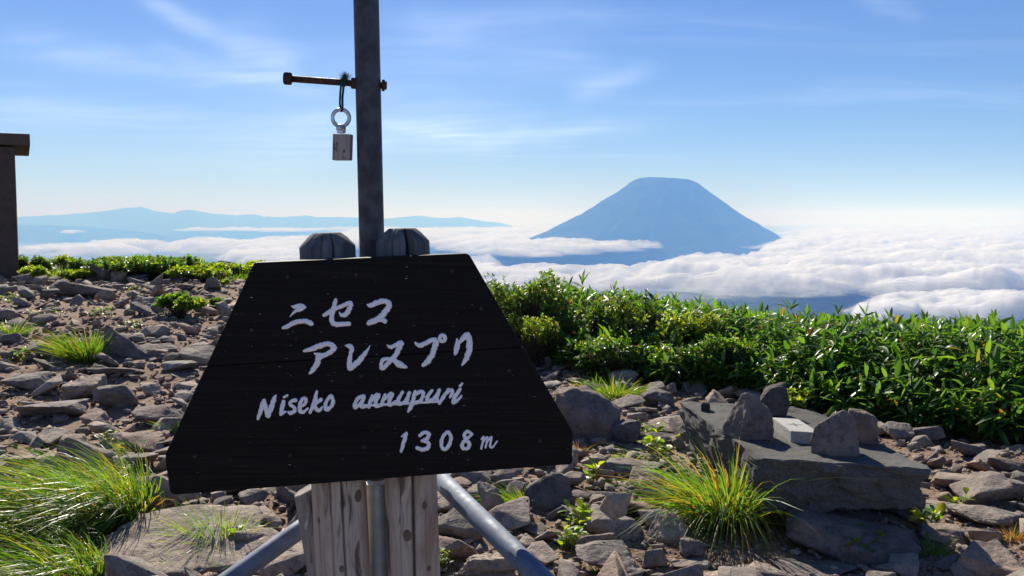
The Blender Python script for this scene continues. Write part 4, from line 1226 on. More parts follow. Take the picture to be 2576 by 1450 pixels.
# round the plinth
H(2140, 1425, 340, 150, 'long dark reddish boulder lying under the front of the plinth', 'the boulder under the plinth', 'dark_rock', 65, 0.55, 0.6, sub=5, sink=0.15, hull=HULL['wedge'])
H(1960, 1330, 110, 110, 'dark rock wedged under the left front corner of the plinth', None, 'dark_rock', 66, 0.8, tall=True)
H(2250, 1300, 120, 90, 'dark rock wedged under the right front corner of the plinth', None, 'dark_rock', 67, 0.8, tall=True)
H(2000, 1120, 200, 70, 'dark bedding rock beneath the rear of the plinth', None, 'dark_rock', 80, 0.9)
H(2320, 1282, 150, 34, 'thin pale slab poking out beyond the right corner of the plinth', None, 'rock', 68, 0.5, 0.4)
H(2500, 1470, 185, 135, 'large flat-faced boulder in the bottom right corner', 'the boulder in the bottom right corner', 'rock', 69, 0.9, 0.6, sub=6, sink=0.15)
H(2440, 1160, 90, 48, 'peaked dark rock in front of the bamboo on the right', 'the peaked rock by the bamboo', 'dark_rock', 71, tall=True)
H(2520, 1262, 130, 70, 'broad cracked pale slab at the right edge', 'the cracked pale slab', 'rock', 72, 0.8, 0.4, sub=5)
H(2410, 1240, 130, 60, 'lumpy grey slab right of the plinth', None, 'rock', 73, 0.8, 0.45, sub=5)
H(2470, 1330, 190, 66, 'wide low outcrop of grey rock behind the corner boulder', 'the wide low outcrop', 'rock', 74, 0.7, 0.4, sub=5)
H(2375, 1375, 130, 60, 'shaded low rock between the plinth and the corner boulder', 'the shaded low rock', 'rock', 75, 0.7, sub=5)
H(2260, 1120, 80, 50, 'reddish wedge behind the right edge of the plinth', 'the reddish wedge', 'rock', 76, tall=True)
H(2330, 1120, 90, 46, 'dark tilted rock right of the reddish wedge', None, 'dark_rock', 77, tall=True)
H(2420, 1100, 64, 40, 'pale-topped stone at the foot of the bamboo', None, 'rock', 78, tall=True)
H(2530, 1190, 90, 44, 'flat stone at the right edge near the bamboo', None, 'rock', 79)
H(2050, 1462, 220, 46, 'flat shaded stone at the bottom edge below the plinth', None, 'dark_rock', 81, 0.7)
# stones set on other stones and on the plinth
H(1880, 1108, 132, 116, 'bluish upright stone standing on the plinth left of the marker', None, 'dark_rock', 82, 0.55, 0.9, zbase=ZP, sink=0.03, tall=True, sub=5, name='standing_stone', group='stones standing round the survey marker', cat='stone', hull=HULL['left'])
H(1948, 1050, 74, 84, 'narrow round-topped stone on the rear of the plinth', None, 'dark_rock', 83, 0.7, 0.95, zbase=ZP, sink=0.03, tall=True, sub=5, name='standing_stone', group='stones standing round the survey marker', cat='stone')
H(2100, 1148, 122, 112, 'peaked dark stone standing at the front of the plinth', None, 'dark_rock', 84, 0.55, 0.95, zbase=ZP, sink=0.03, tall=True, sub=5, name='standing_stone', group='stones standing round the survey marker', cat='stone', hull=HULL['front'])
H(2170, 1118, 76, 84, 'square-shouldered stone behind the peaked stone on the plinth', None, 'dark_rock', 85, 0.7, 0.95, zbase=ZP, sink=0.03, tall=True, sub=5, name='standing_stone', group='stones standing round the survey marker', cat='stone', hull=HULL['square'])

# loose stones: the ones that show largest are things of their own, the rest is rubble
PROTO = [hull_shape(rand_hull(200 + i, 12), 200 + i, 0.045, 0.13) for i in range(26)]
PROTO_ME = [None] * len(PROTO)
LOWP = [hull_shape(rand_hull(300 + i, 10), 300 + i, 0.02, 0.9, 0.02, 0) for i in range(20)]
PEB = [rock_shape(400 + i, 1, planes=6, flat=0.6, rough=0.03, sharp=10) for i in range(8)]
def hedge_front(x):
    return np.interp(x, [-1, 0.2, 0.6, 1.2, 2.1, 2.9, 3.6, 5.0, 7.0], [12.5, 10.4, 9.3, 8.9, 8.3, 7.2, 6.5, 5.6, 5.0])
def scatter_stones():
    rs = np.random.RandomState(77)
    C = []
    def cand(n, lo, hi, pw, bias):
        u = rs.uniform(size=n)
        y = 2.4 * (23 / 2.4) ** u if bias else np.sqrt(rs.uniform(2.4 ** 2, 23 ** 2, n))
        x = rs.uniform(-0.80, 0.80, n) * y
        s = lo * (hi / lo) ** (rs.uniform(size=n) ** pw)
        return x, y, s
    big = [np.concatenate(a) for a in zip(cand(13500, 0.035, 0.32, 2.6, True), cand(10000, 0.05, 0.36, 2.5, False))]
    x, y, s = big
    ok = (y < hedge_front(x) + 0.1) | (x < -0.3)
    ok &= ~((x > -1.5) & (y > 20))
    # bare trodden patch on the upper path
    bare = np.exp(-(((x + 4.0) / 1.9) ** 2 + ((y - 15) / 4.2) ** 2))
    ok &= rs.uniform(size=len(x)) > bare * 0.85
    dn = fbm2(x * 0.5, y * 0.5, 3, 15)
    ok &= rs.uniform(size=len(x)) < 0.72 + dn
    inpl = (x > 0.85) & (x < 2.1) & (y > 4.35) & (y < 6.1)
    ok &= ~inpl
    x, y, s = x[ok], y[ok], s[ok]
    order = np.argsort(-s); keep = []
    grid = {}
    for i in order:
        g = (int(x[i] // 0.4), int(y[i] // 0.4)); bad = False
        for hx, hy, hr in TAKEN:
            if (x[i] - hx) ** 2 + (y[i] - hy) ** 2 < (hr + 0.15 * s[i]) ** 2: bad = True; break
        if bad: continue
        for dx in (-1, 0, 1):
            for dy in (-1, 0, 1):
                for j in grid.get((g[0] + dx, g[1] + dy), ()):
                    if (x[i] - x[j]) ** 2 + (y[i] - y[j]) ** 2 < (0.32 * (s[i] + s[j])) ** 2: bad = True
        if bad: continue
        grid.setdefault(g, []).append(i); keep.append(i)
    keep = np.array(keep); x, y, s = x[keep], y[keep], s[keep]
    z = terrain(x, y)
    px, py, d = proj(np.stack([x, y, z], 1))
    vis = (px > -30) & (px < 2606) & (py < 1480)
    scr = s / d * vis
    rank = np.argsort(-scr)
    n_ind = 228
    ind = rank[:n_ind]; rest = rank[n_ind:]
    around = (px > -520) & (px < 3100) & (py < 1700)
    rest = rest[around[rest]]
    # individuals
    seen = {}
    lx = np.array([l[0] for l in LAND]); ly = np.array([l[1] for l in LAND])
    near = [(int(np.argmin((lx - px[i]) ** 2 + ((ly - py[i]) * 1.3) ** 2)), i) for i in ind]
    near = sorted(near, key=lambda t: (t[0], (lx[t[0]] - px[t[1]]) ** 2 + ((ly[t[0]] - py[t[1]]) * 1.3) ** 2))
    ORD = ['nearest', 'second nearest', 'third nearest', 'fourth nearest', 'fifth nearest', 'sixth nearest', 'seventh nearest', 'eighth nearest', 'ninth nearest', 'tenth nearest', 'eleventh nearest', 'twelfth nearest', 'thirteenth nearest', 'fourteenth nearest', 'fifteenth nearest', 'sixteenth nearest', 'seventeenth nearest', 'eighteenth nearest', 'nineteenth nearest', 'twentieth nearest', 'twenty-first nearest', 'twenty-second nearest', 'twenty-third nearest', 'twenty-fourth nearest', 'twenty-fifth nearest', 'twenty-sixth nearest', 'twenty-seventh nearest', 'twenty-eighth nearest', 'twenty-ninth nearest', 'thirtieth nearest']
    for li, i in near:
        k = rs.randint(len(PROTO))
        side = ('left' if px[i] < lx[li] - 8 else 'right') + (' and above' if py[i] < ly[li] - 25 else ' and below' if py[i] > ly[li] + 25 else '')
        key = (li, side); q = seen.get(key, 0); seen[key] = q + 1
        if PROTO_ME[k] is None:
            PROTO_ME[k] = np_mesh('loose_stone', PROTO[k][0], PROTO[k][1], False); PROTO_ME[k].materials.append(M['rock'])
        o = link_mesh('loose_stone', PROTO_ME[k])
        hz = rs.uniform(0.22, 0.62)
        o.scale = (s[i], s[i] * rs.uniform(0.6, 0.95), s[i] * hz)
        o.rotation_euler = (rs.normal(0, 0.2), rs.normal(0, 0.2), rs.uniform(0, 6.28))
        o.location = (x[i], y[i], z[i] - 0.14 * s[i] * hz)
        shape = 'flat' if hz < 0.36 else 'blocky' if hz > 0.5 else 'angular'
        sd = {'left': 'left of', 'right': 'right of', 'left and above': 'above left of', 'right and above': 'above right of', 'left and below': 'below left of', 'right and below': 'below right of'}[side]
        tag(o, '%s loose stone, %s one %s %s' % (shape, ORD[min(q, 29)], sd, LAND[li][2]), 'stone', 'loose stones lying on the summit')
    def pile(idx, protos, flatlo, flathi, xs, ys, zs, ss):
        V, F, off = [], [], 0
        pk = rs.randint(len(protos), size=len(idx))
        for k, (P, Fc) in enumerate(protos):
            ii = idx[pk == k]
            if not len(ii): continue
            a = rs.uniform(0, 6.28, len(ii)); ca, sa = np.cos(a), np.sin(a)
            tx, ty = rs.normal(0, 0.16, len(ii)), rs.normal(0, 0.16, len(ii))
            hz = rs.uniform(flatlo, flathi, len(ii)); sy = rs.uniform(0.6, 0.95, len(ii))
            X = P[None, :, 0] * ss[ii, None]; Y = P[None, :, 1] * (ss[ii] * sy)[:, None]; Z = (P[None, :, 2] - 0.15) * (ss[ii] * hz)[:, None]
            Z = Z + X * tx[:, None] + Y * ty[:, None]
            W = np.stack([X * ca[:, None] - Y * sa[:, None] + xs[ii, None], X * sa[:, None] + Y * ca[:, None] + ys[ii, None], Z + zs[ii, None]], -1).reshape(-1, 3)
            V.append(W); F.append((Fc[None] + (np.arange(len(ii)) * len(P))[:, None, None] + off).reshape(-1, 3)); off += len(W)
        return np.concatenate(V), np.concatenate(F)
    V, F = pile(rest, LOWP, 0.28, 0.78, x, y, z, s)
    o = link_mesh('rubble', np_mesh('rubble', V, F, False), M['rubble'])
    tag(o, 'scattered small broken stones covering the summit ground', None, None, 'stuff')
    # gravel
    n = 42000
    gy = 2.4 * (17 / 2.4) ** rs.uniform(size=n); gx = rs.uniform(-0.80, 0.80, n) * gy
    gs = 0.011 * (0.085 / 0.011) ** (rs.uniform(size=n) ** 1.6) * np.clip(gy / 6, 0.7, 1.6)
    g = fbm2(gx * 1.4, gy * 1.4, 3, 44)
    k = ((gy < hedge_front(gx)) | (gx < -0.3)) & (rs.uniform(size=n) < 0.75 + 1.2 * g)
    gx, gy, gs = gx[k], gy[k], gs[k]
    V, F = pile(np.arange(len(gx)), PEB, 0.3, 0.7, gx, gy, terrain(gx, gy), gs)
    o = link_mesh('gravel', np_mesh('gravel', V, F, False), M['rubble'])
    tag(o, 'loose brown-grey gravel between the stones', None, None, 'stuff')
    print('stones', len(ind), 'rubble', len(rest), 'gravel', len(gx))
# the tilted stone that rests on the bedded block
H(1548, 1308, 82, 62, 'smaller tilted stone resting on the bedded block', None, 'rock', 86, 0.6, 0.6, zbase=0.30, sink=0.05, tall=True, sub=4)
H(2480, 1372, 88, 38, 'thin dark stone resting on the corner boulder', None, 'dark_rock', 87, 0.6, 0.6, zbase=0.30, sink=0.05, tall=True, sub=4)
for gpx, gpy, gr in ((255, 1290, 0.42), (110, 1330, 0.45), (150, 1440, 0.42), (20, 1420, 0.4), (1815, 1315, 0.2), (1740, 1300, 0.12)):      # where the big grass tufts grow
    gp, _t = ground_at(gpx, gpy); TAKEN.append((gp[0], gp[1], gr))
scatter_stones()
# ------------------------------------------------------------------ plants
G1 = (0.047, 0.118, 0.014); G2 = (0.070, 0.160, 0.017); G3 = (0.030, 0.084, 0.016); G4 = (0.100, 0.188, 0.020); YEL = (0.22, 0.19, 0.03); BRN = (0.19, 0.095, 0.035); ORG = (0.30, 0.13, 0.02)
M['bamboo'] = mat_leaf('bamboo_leaf', [(0.0, G3), (0.3, G1), (0.62, G2), (0.90, G4), (0.965, G4), (0.98, YEL), (0.992, BRN), (1.0, ORG)], (2.6, 2.3, 1.1), 0.40, 0.6, 0.48)
M['bamboo_young'] = mat_leaf('young_bamboo_leaf', [(0.0, G3), (0.4, G1), (0.8, G2), (1.0, G4)], (2.6, 2.3, 1.1), 0.36, 0.7, 0.5)
M['shrub'] = mat_leaf('shrub_leaf', [(0.0, G1), (0.4, G2), (0.75, G4), (0.92, (0.17, 0.21, 0.02)), (0.97, YEL), (1.0, ORG)], (2.7, 2.4, 1.0), 0.38, 0.5, 0.52)
M['lime'] = mat_leaf('young_leaf', [(0.0, G2), (0.5, (0.15, 0.22, 0.02)), (0.85, (0.22, 0.27, 0.025)), (1.0, (0.28, 0.25, 0.03))], (2.6, 2.4, 0.9), 0.4, 0.45, 0.55)
M['grass'] = mat_leaf('grass_blade', [(0.0, G1), (0.35, G2), (0.65, G4), (0.85, (0.2, 0.24, 0.03)), (0.95, YEL), (1.0, BRN)], (2.6, 2.3, 1.0), 0.36, 0.6, 0.48)
M['sedge'] = mat_leaf('sedge_blade', [(0.0, G1), (0.45, G2), (0.75, G4), (0.90, YEL), (0.96, (0.25, 0.14, 0.03)), (1.0, (0.30, 0.20, 0.08))], (2.6, 2.3, 1.0), 0.5, 0.45, 0.48)
M['drygrass'] = mat_leaf('dry_grass', [(0.0, (0.16, 0.15, 0.03)), (0.3, (0.24, 0.19, 0.04)), (0.6, (0.26, 0.14, 0.04)), (0.85, (0.20, 0.09, 0.03)), (1.0, (0.32, 0.25, 0.12))], (2.0, 1.8, 1.3), 0.4, 0.4, 0.45)
M['stem'] = mat_flat('plant_stem', (0.10, 0.085, 0.035), 0.8)
M['twig'] = mat_flat('woody_twig', (0.075, 0.05, 0.035), 0.85)

def unit(v):
    return v / np.maximum(1e-9, np.linalg.norm(v, axis=-1, keepdims=True))

def leaves(base, dirs, up, L, W, droop, fold=0.18, shape='lance'):
    """many leaves at once: base points, growth directions, surface 'up', length, width, droop"""
    n = len(base); dirs = unit(dirs)
    side = unit(np.cross(dirs, up)); nrm = unit(np.cross(side, dirs))
    if shape == 'lance': st = [(0.0, 0.10), (0.22, 0.85), (0.48, 1.0), (0.76, 0.62), (1.0, 0.0)]
    else: st = [(0.0, 0.12), (0.30, 0.80), (0.60, 1.0), (0.85, 0.62), (1.0, 0.0)]
    V = []
    for t, w in st:
        c = base + dirs * (L * t)[:, None] + np.array([0, 0, -1.0]) * (droop * L * t * t)[:, None]
        if w == 0.0: V.append(c[:, None])
        else:
            o = side * (W * 0.5 * w)[:, None]; f = nrm * (W * fold * w)[:, None]
            V.append(np.stack([c - o + f, c, c + o + f], 1))
    V = np.concatenate(V, 1)                      # n, 13, 3
    q = [(0, 1, 4, 3), (1, 2, 5, 4), (3, 4, 7, 6), (4, 5, 8, 7), (6, 7, 10, 9), (7, 8, 11, 10)]
    t3 = [(9, 10, 12), (10, 11, 12)]
    off = (np.arange(n) * 13)[:, None, None]
    return V.reshape(-1, 3), (np.array(q)[None] + off).reshape(-1, 4), (np.array(t3)[None] + off).reshape(-1, 3)

def sticks(a, b, r):
    """thin three-sided stems from a to b"""
    n = len(a); d = unit(b - a); s = unit(np.cross(d, np.array([0.3, 0.9, 0.2]))); w = np.cross(d, s)
    V = []
    for p, k in ((a, 1.0), (b, 0.6)):
        for ang in (0, 2.094, 4.189):
            V.append(p + (s * math.cos(ang) + w * math.sin(ang)) * (r * k)[:, None])
    V = np.stack(V, 1)
    q = np.array([(0, 1, 4, 3), (1, 2, 5, 4), (2, 0, 3, 5)])
    return V.reshape(-1, 3), (q[None] + (np.arange(n) * 6)[:, None, None]).reshape(-1, 4)

def blades(base, d0, L, W, grav, lean, seg=5, rs=None):
    """grass blades: start direction d0, bending by gravity and the wind vector 'lean'"""
    n = len(base); d0 = unit(d0)
    side = unit(np.cross(d0, rs.normal(size=(n, 3)) * 0.5 + np.array([0, -1.0, 0.2])))
    V = []
    for k in range(seg + 1):
        t = k / seg
        c = base + d0 * (L * t)[:, None] + (lean + np.array([0, 0, -1.0]) * grav[:, None]) * (L * t * t)[:, None]
        w = (W * 0.5 * (1 - t) ** 0.55)[:, None] if k < seg else (W * 0.03)[:, None]
        V.append(np.stack([c - side * w, c + side * w], 1))
    V = np.concatenate(V, 1)
    q = np.array([(2 * k, 2 * k + 1, 2 * k + 3, 2 * k + 2) for k in range(seg)])
    return V.reshape(-1, 3), (q[None] + (np.arange(n) * 2 * (seg + 1))[:, None, None]).reshape(-1, 4)

def bulk(o):
    o['kind'] = 'stuff'; return o

def leafmesh(name, parts):
    """joins (V, Q, T) leaf sets"""
    VV, QQ, TT, off = [], [], [], 0
    for V, Q, T3 in parts:
        VV.append(V); QQ.append(Q + off); TT.append(T3 + off); off += len(V)
    return np_mesh(name, np.concatenate(VV), [np.concatenate(QQ), np.concatenate(TT)], True)

# ---- dwarf bamboo thicket on the right
def bamboo_plants(rs, x, y, z, h, nl):
    n = len(x)
    base = np.stack([x, y, z], 1)
    lean = rs.normal(0, 0.16, (n, 2))
    tip = base + np.stack([lean[:, 0] * h, lean[:, 1] * h, h], 1)
    S = sticks(base, tip, np.full(n, 0.0028))
    out = []
    for k in range(nl):
        t = rs.uniform(0.45, 1.0, n) if k > 2 else np.full(n, 1.0)
        p = base + (tip - base) * t[:, None]
        a = rs.uniform(0, 2 * np.pi, n)
        el = rs.normal(0.08, 0.30, n) if k > 0 else rs.normal(0.95, 0.28, n)
        d = np.stack([np.cos(a) * np.cos(el), np.sin(a) * np.cos(el), np.sin(el)], 1)
        L = rs.uniform(0.08, 0.20, n); W = L * rs.uniform(0.18, 0.26, n)
        up = np.tile(np.array([0, 0, 1.0]), (n, 1)) + rs.normal(0, 0.25, (n, 3))
        out.append(leaves(p, d, up, L, W, rs.uniform(0.0, 0.45, n)))
    return S, out

def skyline(px):        # height of the thicket's upper edge as seen, in view units
    return np.interp(px, [1200, 1300, 1420, 1500, 1640, 1750, 1850, 2000, 2200, 2400, 2576, 2800], [720, 720, 728, 740, 756, 768, 782, 797, 806, 815, 818, 822])

def build_bamboo():
    rs = np.random.RandomState(5)
    n = 10500
    x = rs.uniform(0.2, 8.2, n); back = rs.uniform(0, 1, n) ** 1.4 * 4.8
    f = hedge_front(x) - 0.25
    y = f + back + fbm2(x * 1.1, x * 0 + 3, 3, 8) * 0.5
    k = np.abs(x) < 0.66 * y
    x, y, back = x[k], y[k], back[k]
    z = terrain(x, y)
    px, py, d = proj(np.stack([x, y, z], 1))
    top = EYE + (CY - skyline(px)) / FPX * d * math.cos(PITCH) - math.sin(PITCH) * d      # height that reaches the upper edge
    h = np.clip(top - z - 0.05, 0.10, 1.05) * rs.uniform(0.60, 1.04, len(x))
    h *= np.clip(0.28 + back / 1.5, 0.28, 1.0)
    k = h > 0.12
    x, y, z, h = x[k], y[k], z[k], h[k]
    S, out = bamboo_plants(rs, x, y, z, h, 7)
    me = leafmesh('bamboo_thicket', out)
    tag(link_mesh('bamboo_thicket', me, M['bamboo']), 'dense thicket of glossy dwarf bamboo covering the right side', None, None, 'stuff')
    tag(link_mesh('bamboo_stems', np_mesh('bamboo_stems', *S), M['stem']), 'thin stems inside the dwarf bamboo thicket', None, None, 'stuff')
    # single shoots that stand up against the clouds
    lv = leaves(np.zeros((1, 3)), np.array([[1.0, 0, 0]]), np.array([[0, 0, 1.0]]), np.array([1.0]), np.array([0.2]), np.array([0.12]))
    leaf_me = np_mesh('leaf', lv[0], [lv[1], lv[2]], True); leaf_me.materials.append(M['bamboo_young'])
    shoots = [(1465, 690, 0.16, 'tallest bamboo shoot with spiky upright leaves beside the round shrub'), (1432, 702, 0.13, 'lower bamboo shoot just left of the tallest spiky shoot'), (1545, 712, 0.12, 'thin bamboo shoot right of the tallest spiky shoot'),
              (1700, 735, 0.12, 'bamboo shoot with one long slanting leaf on the skyline below the volcano'), (1760, 740, 0.13, 'pointed bamboo shoot right of the slanting leaf'), (1830, 760, 0.10, 'short bamboo shoot near the middle of the skyline'),
              (1990, 748, 0.15, 'lone tall bamboo shoot with a broad upright leaf under the cloud gap'), (2030, 770, 0.13, 'dark bamboo shoot right of the lone tall shoot'), (2110, 765, 0.12, 'bamboo shoot with narrow leaves midway along the right skyline'),
              (2178, 770, 0.12, 'thin dark bamboo spike on the right skyline'), (2240, 780, 0.12, 'bamboo shoot with forked leaves on the right skyline'), (2330, 785, 0.13, 'bamboo shoot right of the forked one'),
              (2420, 790, 0.12, 'bamboo shoot with a drooping leaf near the right edge'), (2500, 782, 0.13, 'rightmost tall bamboo shoot against the blue gap')]
    for px, py, L, label in shoots:
        dd = None
        for yy in np.linspace(8.4, 10.5, 30):            # stands just behind the front of the thicket
            dr = ray(px, py); p = CAMP + dr * (yy / dr[1])
            if p[1] > hedge_front(p[0]) + 1.0: dd = p; break
        if dd is None: dd = p
        zz = tz(dd[0], dd[1])
        root = empty('bamboo_shoot', (dd[0], dd[1], zz)); tag(root, label, 'bamboo shoot', 'bamboo shoots above the thicket')
        sv = sticks(np.array([[dd[0], dd[1], zz]]), np.array([[dd[0], dd[1], dd[2] - L * 0.6]]), np.array([0.003]))
        link_mesh('stem', np_mesh('stem', *sv), M['stem'], root)
        m = rs.randint(4, 7); a0 = rs.uniform(0, 6.28)
        for i in range(m):
            el = rs.uniform(0.9, 1.45) if i < 2 else rs.uniform(0.2, 1.1)
            o = bpy.data.objects.new('leaf', leaf_me); COL.objects.link(o)
            s = L * rs.uniform(0.75, 1.25)
            o.rotation_euler = (rs.uniform(-0.6, 0.6), -el, a0 + i * 2.4 + rs.uniform(-0.4, 0.4)); o.scale = (s, s, s)
            o.location = (dd[0], dd[1], dd[2] - L * rs.uniform(0.6, 0.9))
            o.parent = root; o.matrix_parent_inverse = Matrix.Translation(-Vector(root.location))
build_bamboo()

# ---- shrubs: woody stems, twigs and small leaves in rosettes
def build_shrub(px, py_base, wpx, hpx, label, mat, seed, leaf=0.034, tips=420, back=0.5, dist=None, group=None, lumps=6, name='shrub'):
    rs = np.random.RandomState(seed)
    if dist is None:
        p, t = ground_at(px, py_base)
    else:
        dr = ray(px, py_base); p = CAMP + dr * (dist / dr[1]); t = (p - CAMP) @ FWD
        p[2] = tz(p[0], p[1])
    k = t / FPX; w, top = wpx * k, (CAMP + ray(px, py_base - hpx) * t)[2]
    h = max(0.08, top - p[2])
    c = np.array([p[0], p[1] + back * w * 0.5, p[2]])
    root = empty(name, tuple(c)); tag(root, label, 'shrub', group)
    # an uneven crown: several lobes of different size
    lob = [(rs.uniform(-0.38, 0.38) * w, rs.uniform(-0.35, 0.35) * w * back * 1.6, h * rs.uniform(0.50, 0.72), w * rs.uniform(0.16, 0.30), h * rs.uniform(0.26, 0.40)) for _ in range(lumps)]
    P, Dn = [], []
    per = tips // lumps
    for lx, ly, lz, lr, lh in lob:
        v = unit(rs.normal(size=(per, 3))); v[:, 2] = np.abs(v[:, 2]) * 1.0 - 0.25 * (rs.uniform(size=per) < 0.5)
        rad = rs.uniform(0.35, 1.0, per) ** 0.5
        q = v * rad[:, None] * np.array([lr, lr * 0.9, lh]) + np.array([lx, ly, lz])
        P.append(q); Dn.append(unit(v + np.array([0, 0, 0.75]) + rs.normal(0, 0.25, (per, 3))))
    P = np.concatenate(P); Dn = np.concatenate(Dn)
    P[:, 2] = np.maximum(P[:, 2], 0.03)
    P = P + c
    # stems
    stem0 = c + np.stack([rs.normal(0, w * 0.10, len(P)), rs.normal(0, w * 0.10 * back, len(P)), np.zeros(len(P))], 1)
    mid = stem0 + (P - stem0) * rs.uniform(0.45, 0.7, len(P))[:, None] + rs.normal(0, 0.02, (len(P), 3))
    sel = rs.uniform(size=len(P)) < 0.35
    sa = sticks(stem0[sel], mid[sel], np.full(sel.sum(), 0.005)); sb = sticks(mid, P, np.full(len(P), 0.0022))
    V = np.concatenate([sa[0], sb[0]]); Q = np.concatenate([sa[1], sb[1] + len(sa[0])])
    bulk(link_mesh('branches', np_mesh('branches', V, Q), M['twig'], root))
    parts = []
    for i in range(7):
        n = len(P); a = rs.uniform(0, 6.28, n)
        o = unit(np.cross(Dn, np.stack([np.cos(a), np.sin(a), np.sin(a * 1.7)], 1)))
        d = unit(Dn * rs.uniform(0.35, 1.1, n)[:, None] + o)
        L = leaf * rs.uniform(0.65, 1.25, n)
        b = P - Dn * (rs.uniform(0, 1.3, n) * leaf)[:, None]
        parts.append(leaves(b, d, Dn + rs.normal(0, 0.3, (n, 3)), L, L * rs.uniform(0.38, 0.55, n), rs.uniform(-0.1, 0.25, n), 0.12, 'oval'))
    bulk(link_mesh('foliage', leafmesh('foliage', parts), M[mat], root))
    return root
S = build_shrub
S(1325, 905, 260, 245, 'tall rounded green shrub behind the right edge of the sign', 'shrub', 1, 0.036, 900, 0.6, 9.7)
S(1255, 880, 130, 190, 'darker shrub half hidden behind the sign edge', 'shrub', 2, 0.034, 320, 0.6, 10.2)
S(1330, 930, 190, 150, 'bright lower shrub in front of the tall rounded one', 'lime', 3, 0.034, 460, 0.5, 9.3)
S(1530, 930, 150, 205, 'twiggy shrub with leafy tips between two bamboo shoots', 'shrub', 4, 0.034, 330, 0.5, 9.3)
S(1645, 930, 70, 225, 'slender sapling with small leaves rising above the thicket', 'shrub', 5, 0.032, 90, 0.6, 9.2, None, 4)
S(1700, 960, 290, 185, 'wide yellow-green shrub in the middle of the thicket', 'lime', 6, 0.038, 760, 0.45, 8.9, None, 8)
S(1620, 1000, 300, 155, 'low dense shrub with leaves pointing up in front of the thicket', 'shrub', 7, 0.042, 760, 0.4, 8.55, None, 8)
S(1860, 1010, 240, 160, 'dark-bottomed shrub behind the standing stones', 'shrub', 8, 0.042, 640, 0.4, 8.35, None, 7)
S(2040, 1050, 130, 60, 'small lime-green shrub peeping over the rear of the plinth', 'lime', 9, 0.042, 160, 0.5, 7.4, None, 4)
S(2010, 1000, 120, 90, 'yellow-green sprig shrub right of the dark-bottomed shrub', 'lime', 10, 0.042, 170, 0.5, 8.0, None, 5)
S(2540, 960, 150, 165, 'shrub standing in the bamboo at the right edge', 'shrub', 31, 0.04, 320, 0.5, 8.0)
# low green growth along the far left crest
S(345, 706, 270, 62, 'long low green bush along the crest above the path', 'shrub', 11, 0.08, 1300, 0.35, None, None, 9)
S(480, 712, 150, 42, 'lower pale end of the green bank on the crest', 'lime', 12, 0.075, 520, 0.35, None, None, 6)
S(145, 690, 78, 48, 'round tussock-like bush on the crest right of the hut', 'lime', 13, 0.06, 220, 0.6, None, None, 5)
S(430, 805, 140, 64, 'compact bright green shrub among the stones of the path', 'shrub', 14, 0.06, 480, 0.5, None, None, 6)
S(532, 782, 54, 34, 'small green shrub just right of the compact one', 'shrub', 15, 0.045, 90, 0.6, None, None, 3)
S(95, 715, 110, 44, 'yellow-green mat of plants at the foot of the hut', 'lime', 16, 0.07, 520, 0.5, None, None, 6)
S(235, 700, 130, 50, 'green bush between the tussock and the long low bush', 'shrub', 32, 0.08, 420, 0.4, None, None, 5)
S(565, 706, 130, 44, 'pale green bush on the crest nearer the sign', 'lime', 33, 0.075, 420, 0.4, None, None, 5)
S(70, 705, 100, 60, 'green bush hugging the right corner of the hut', 'shrub', 34, 0.075, 420, 0.5, None, None, 5)
S(185, 712, 110, 34, 'low yellow-green bush right of the hut among the first stones', 'lime', 35, 0.065, 300, 0.5, None, None, 5)
S(560, 722, 30, 20, 'tiny green plant near the top of the path', 'lime', 17, 0.05, 40, 0.6, None, None, 3)
S(640, 700, 90, 40, 'pale grassy bush on the crest touching the sign edge', 'lime', 18, 0.07, 300, 0.5, None, None, 4)
# broad-leaved weeds between the near stones
def weed(px, py, wpx, label, seed, n=26, L=0.06, mat='lime'):
    rs = np.random.RandomState(seed); p, t = ground_at(px, py); w = wpx * t / FPX
    a = rs.uniform(0, 6.28, n); r = np.sqrt(rs.uniform(0, 1, n)) * w * 0.5
    b = np.stack([p[0] + np.cos(a) * r, p[1] + np.sin(a) * r, np.zeros(n)], 1); b[:, 2] = terrain(b[:, 0], b[:, 1]) + rs.uniform(0.02, 0.10, n)
    el = rs.uniform(0.1, 0.9, n); a2 = rs.uniform(0, 6.28, n)
    d = np.stack([np.cos(a2) * np.cos(el), np.sin(a2) * np.cos(el), np.sin(el)], 1)
    LL = L * rs.uniform(0.6, 1.3, n)
    root = empty('weed', tuple(p)); tag(root, label, 'weed', 'broad-leaved weeds among the stones')
    bulk(link_mesh('foliage', leafmesh('foliage', [leaves(b, d, np.tile([0, 0, 1.0], (n, 1)) + rs.normal(0, 0.2, (n, 3)), LL, LL * rs.uniform(0.35, 0.55, n), rs.uniform(0, 0.4, n), 0.12, 'oval')]), M[mat], root))
    g = b.copy(); g[:, 2] = terrain(g[:, 0], g[:, 1]) - 0.01
    bulk(link_mesh('stems', np_mesh('stems', *sticks(g, b, np.full(n, 0.0018))), M['stem'], root))
weed(1465, 1330, 80, 'leafy weed growing left of the bedded block', 1, 60)
weed(1440, 1390, 60, 'lower leafy weed below the first one beside the right brace', 2, 34)
weed(1650, 1150, 70, 'bright weed in front of the left end of the plinth', 3, 34, 0.08)
weed(1720, 1120, 60, 'red-tinged weed against the left side of the plinth', 4, 30, 0.07)
weed(1490, 1215, 40, 'upright weed right of the bright pale slab', 5, 18, 0.07)
weed(2335, 1330, 60, 'lit green sprig below the right corner of the plinth', 6, 22, 0.09)
weed(2420, 1290, 40, 'small sprig on the outcrop right of the plinth', 7, 12, 0.06)
weed(600, 1395, 60, 'broad weed leaves beside the boulder left of the stake', 8, 30, 0.07)
weed(715, 1430, 70, 'leafy weed under the left brace', 9, 44, 0.05)
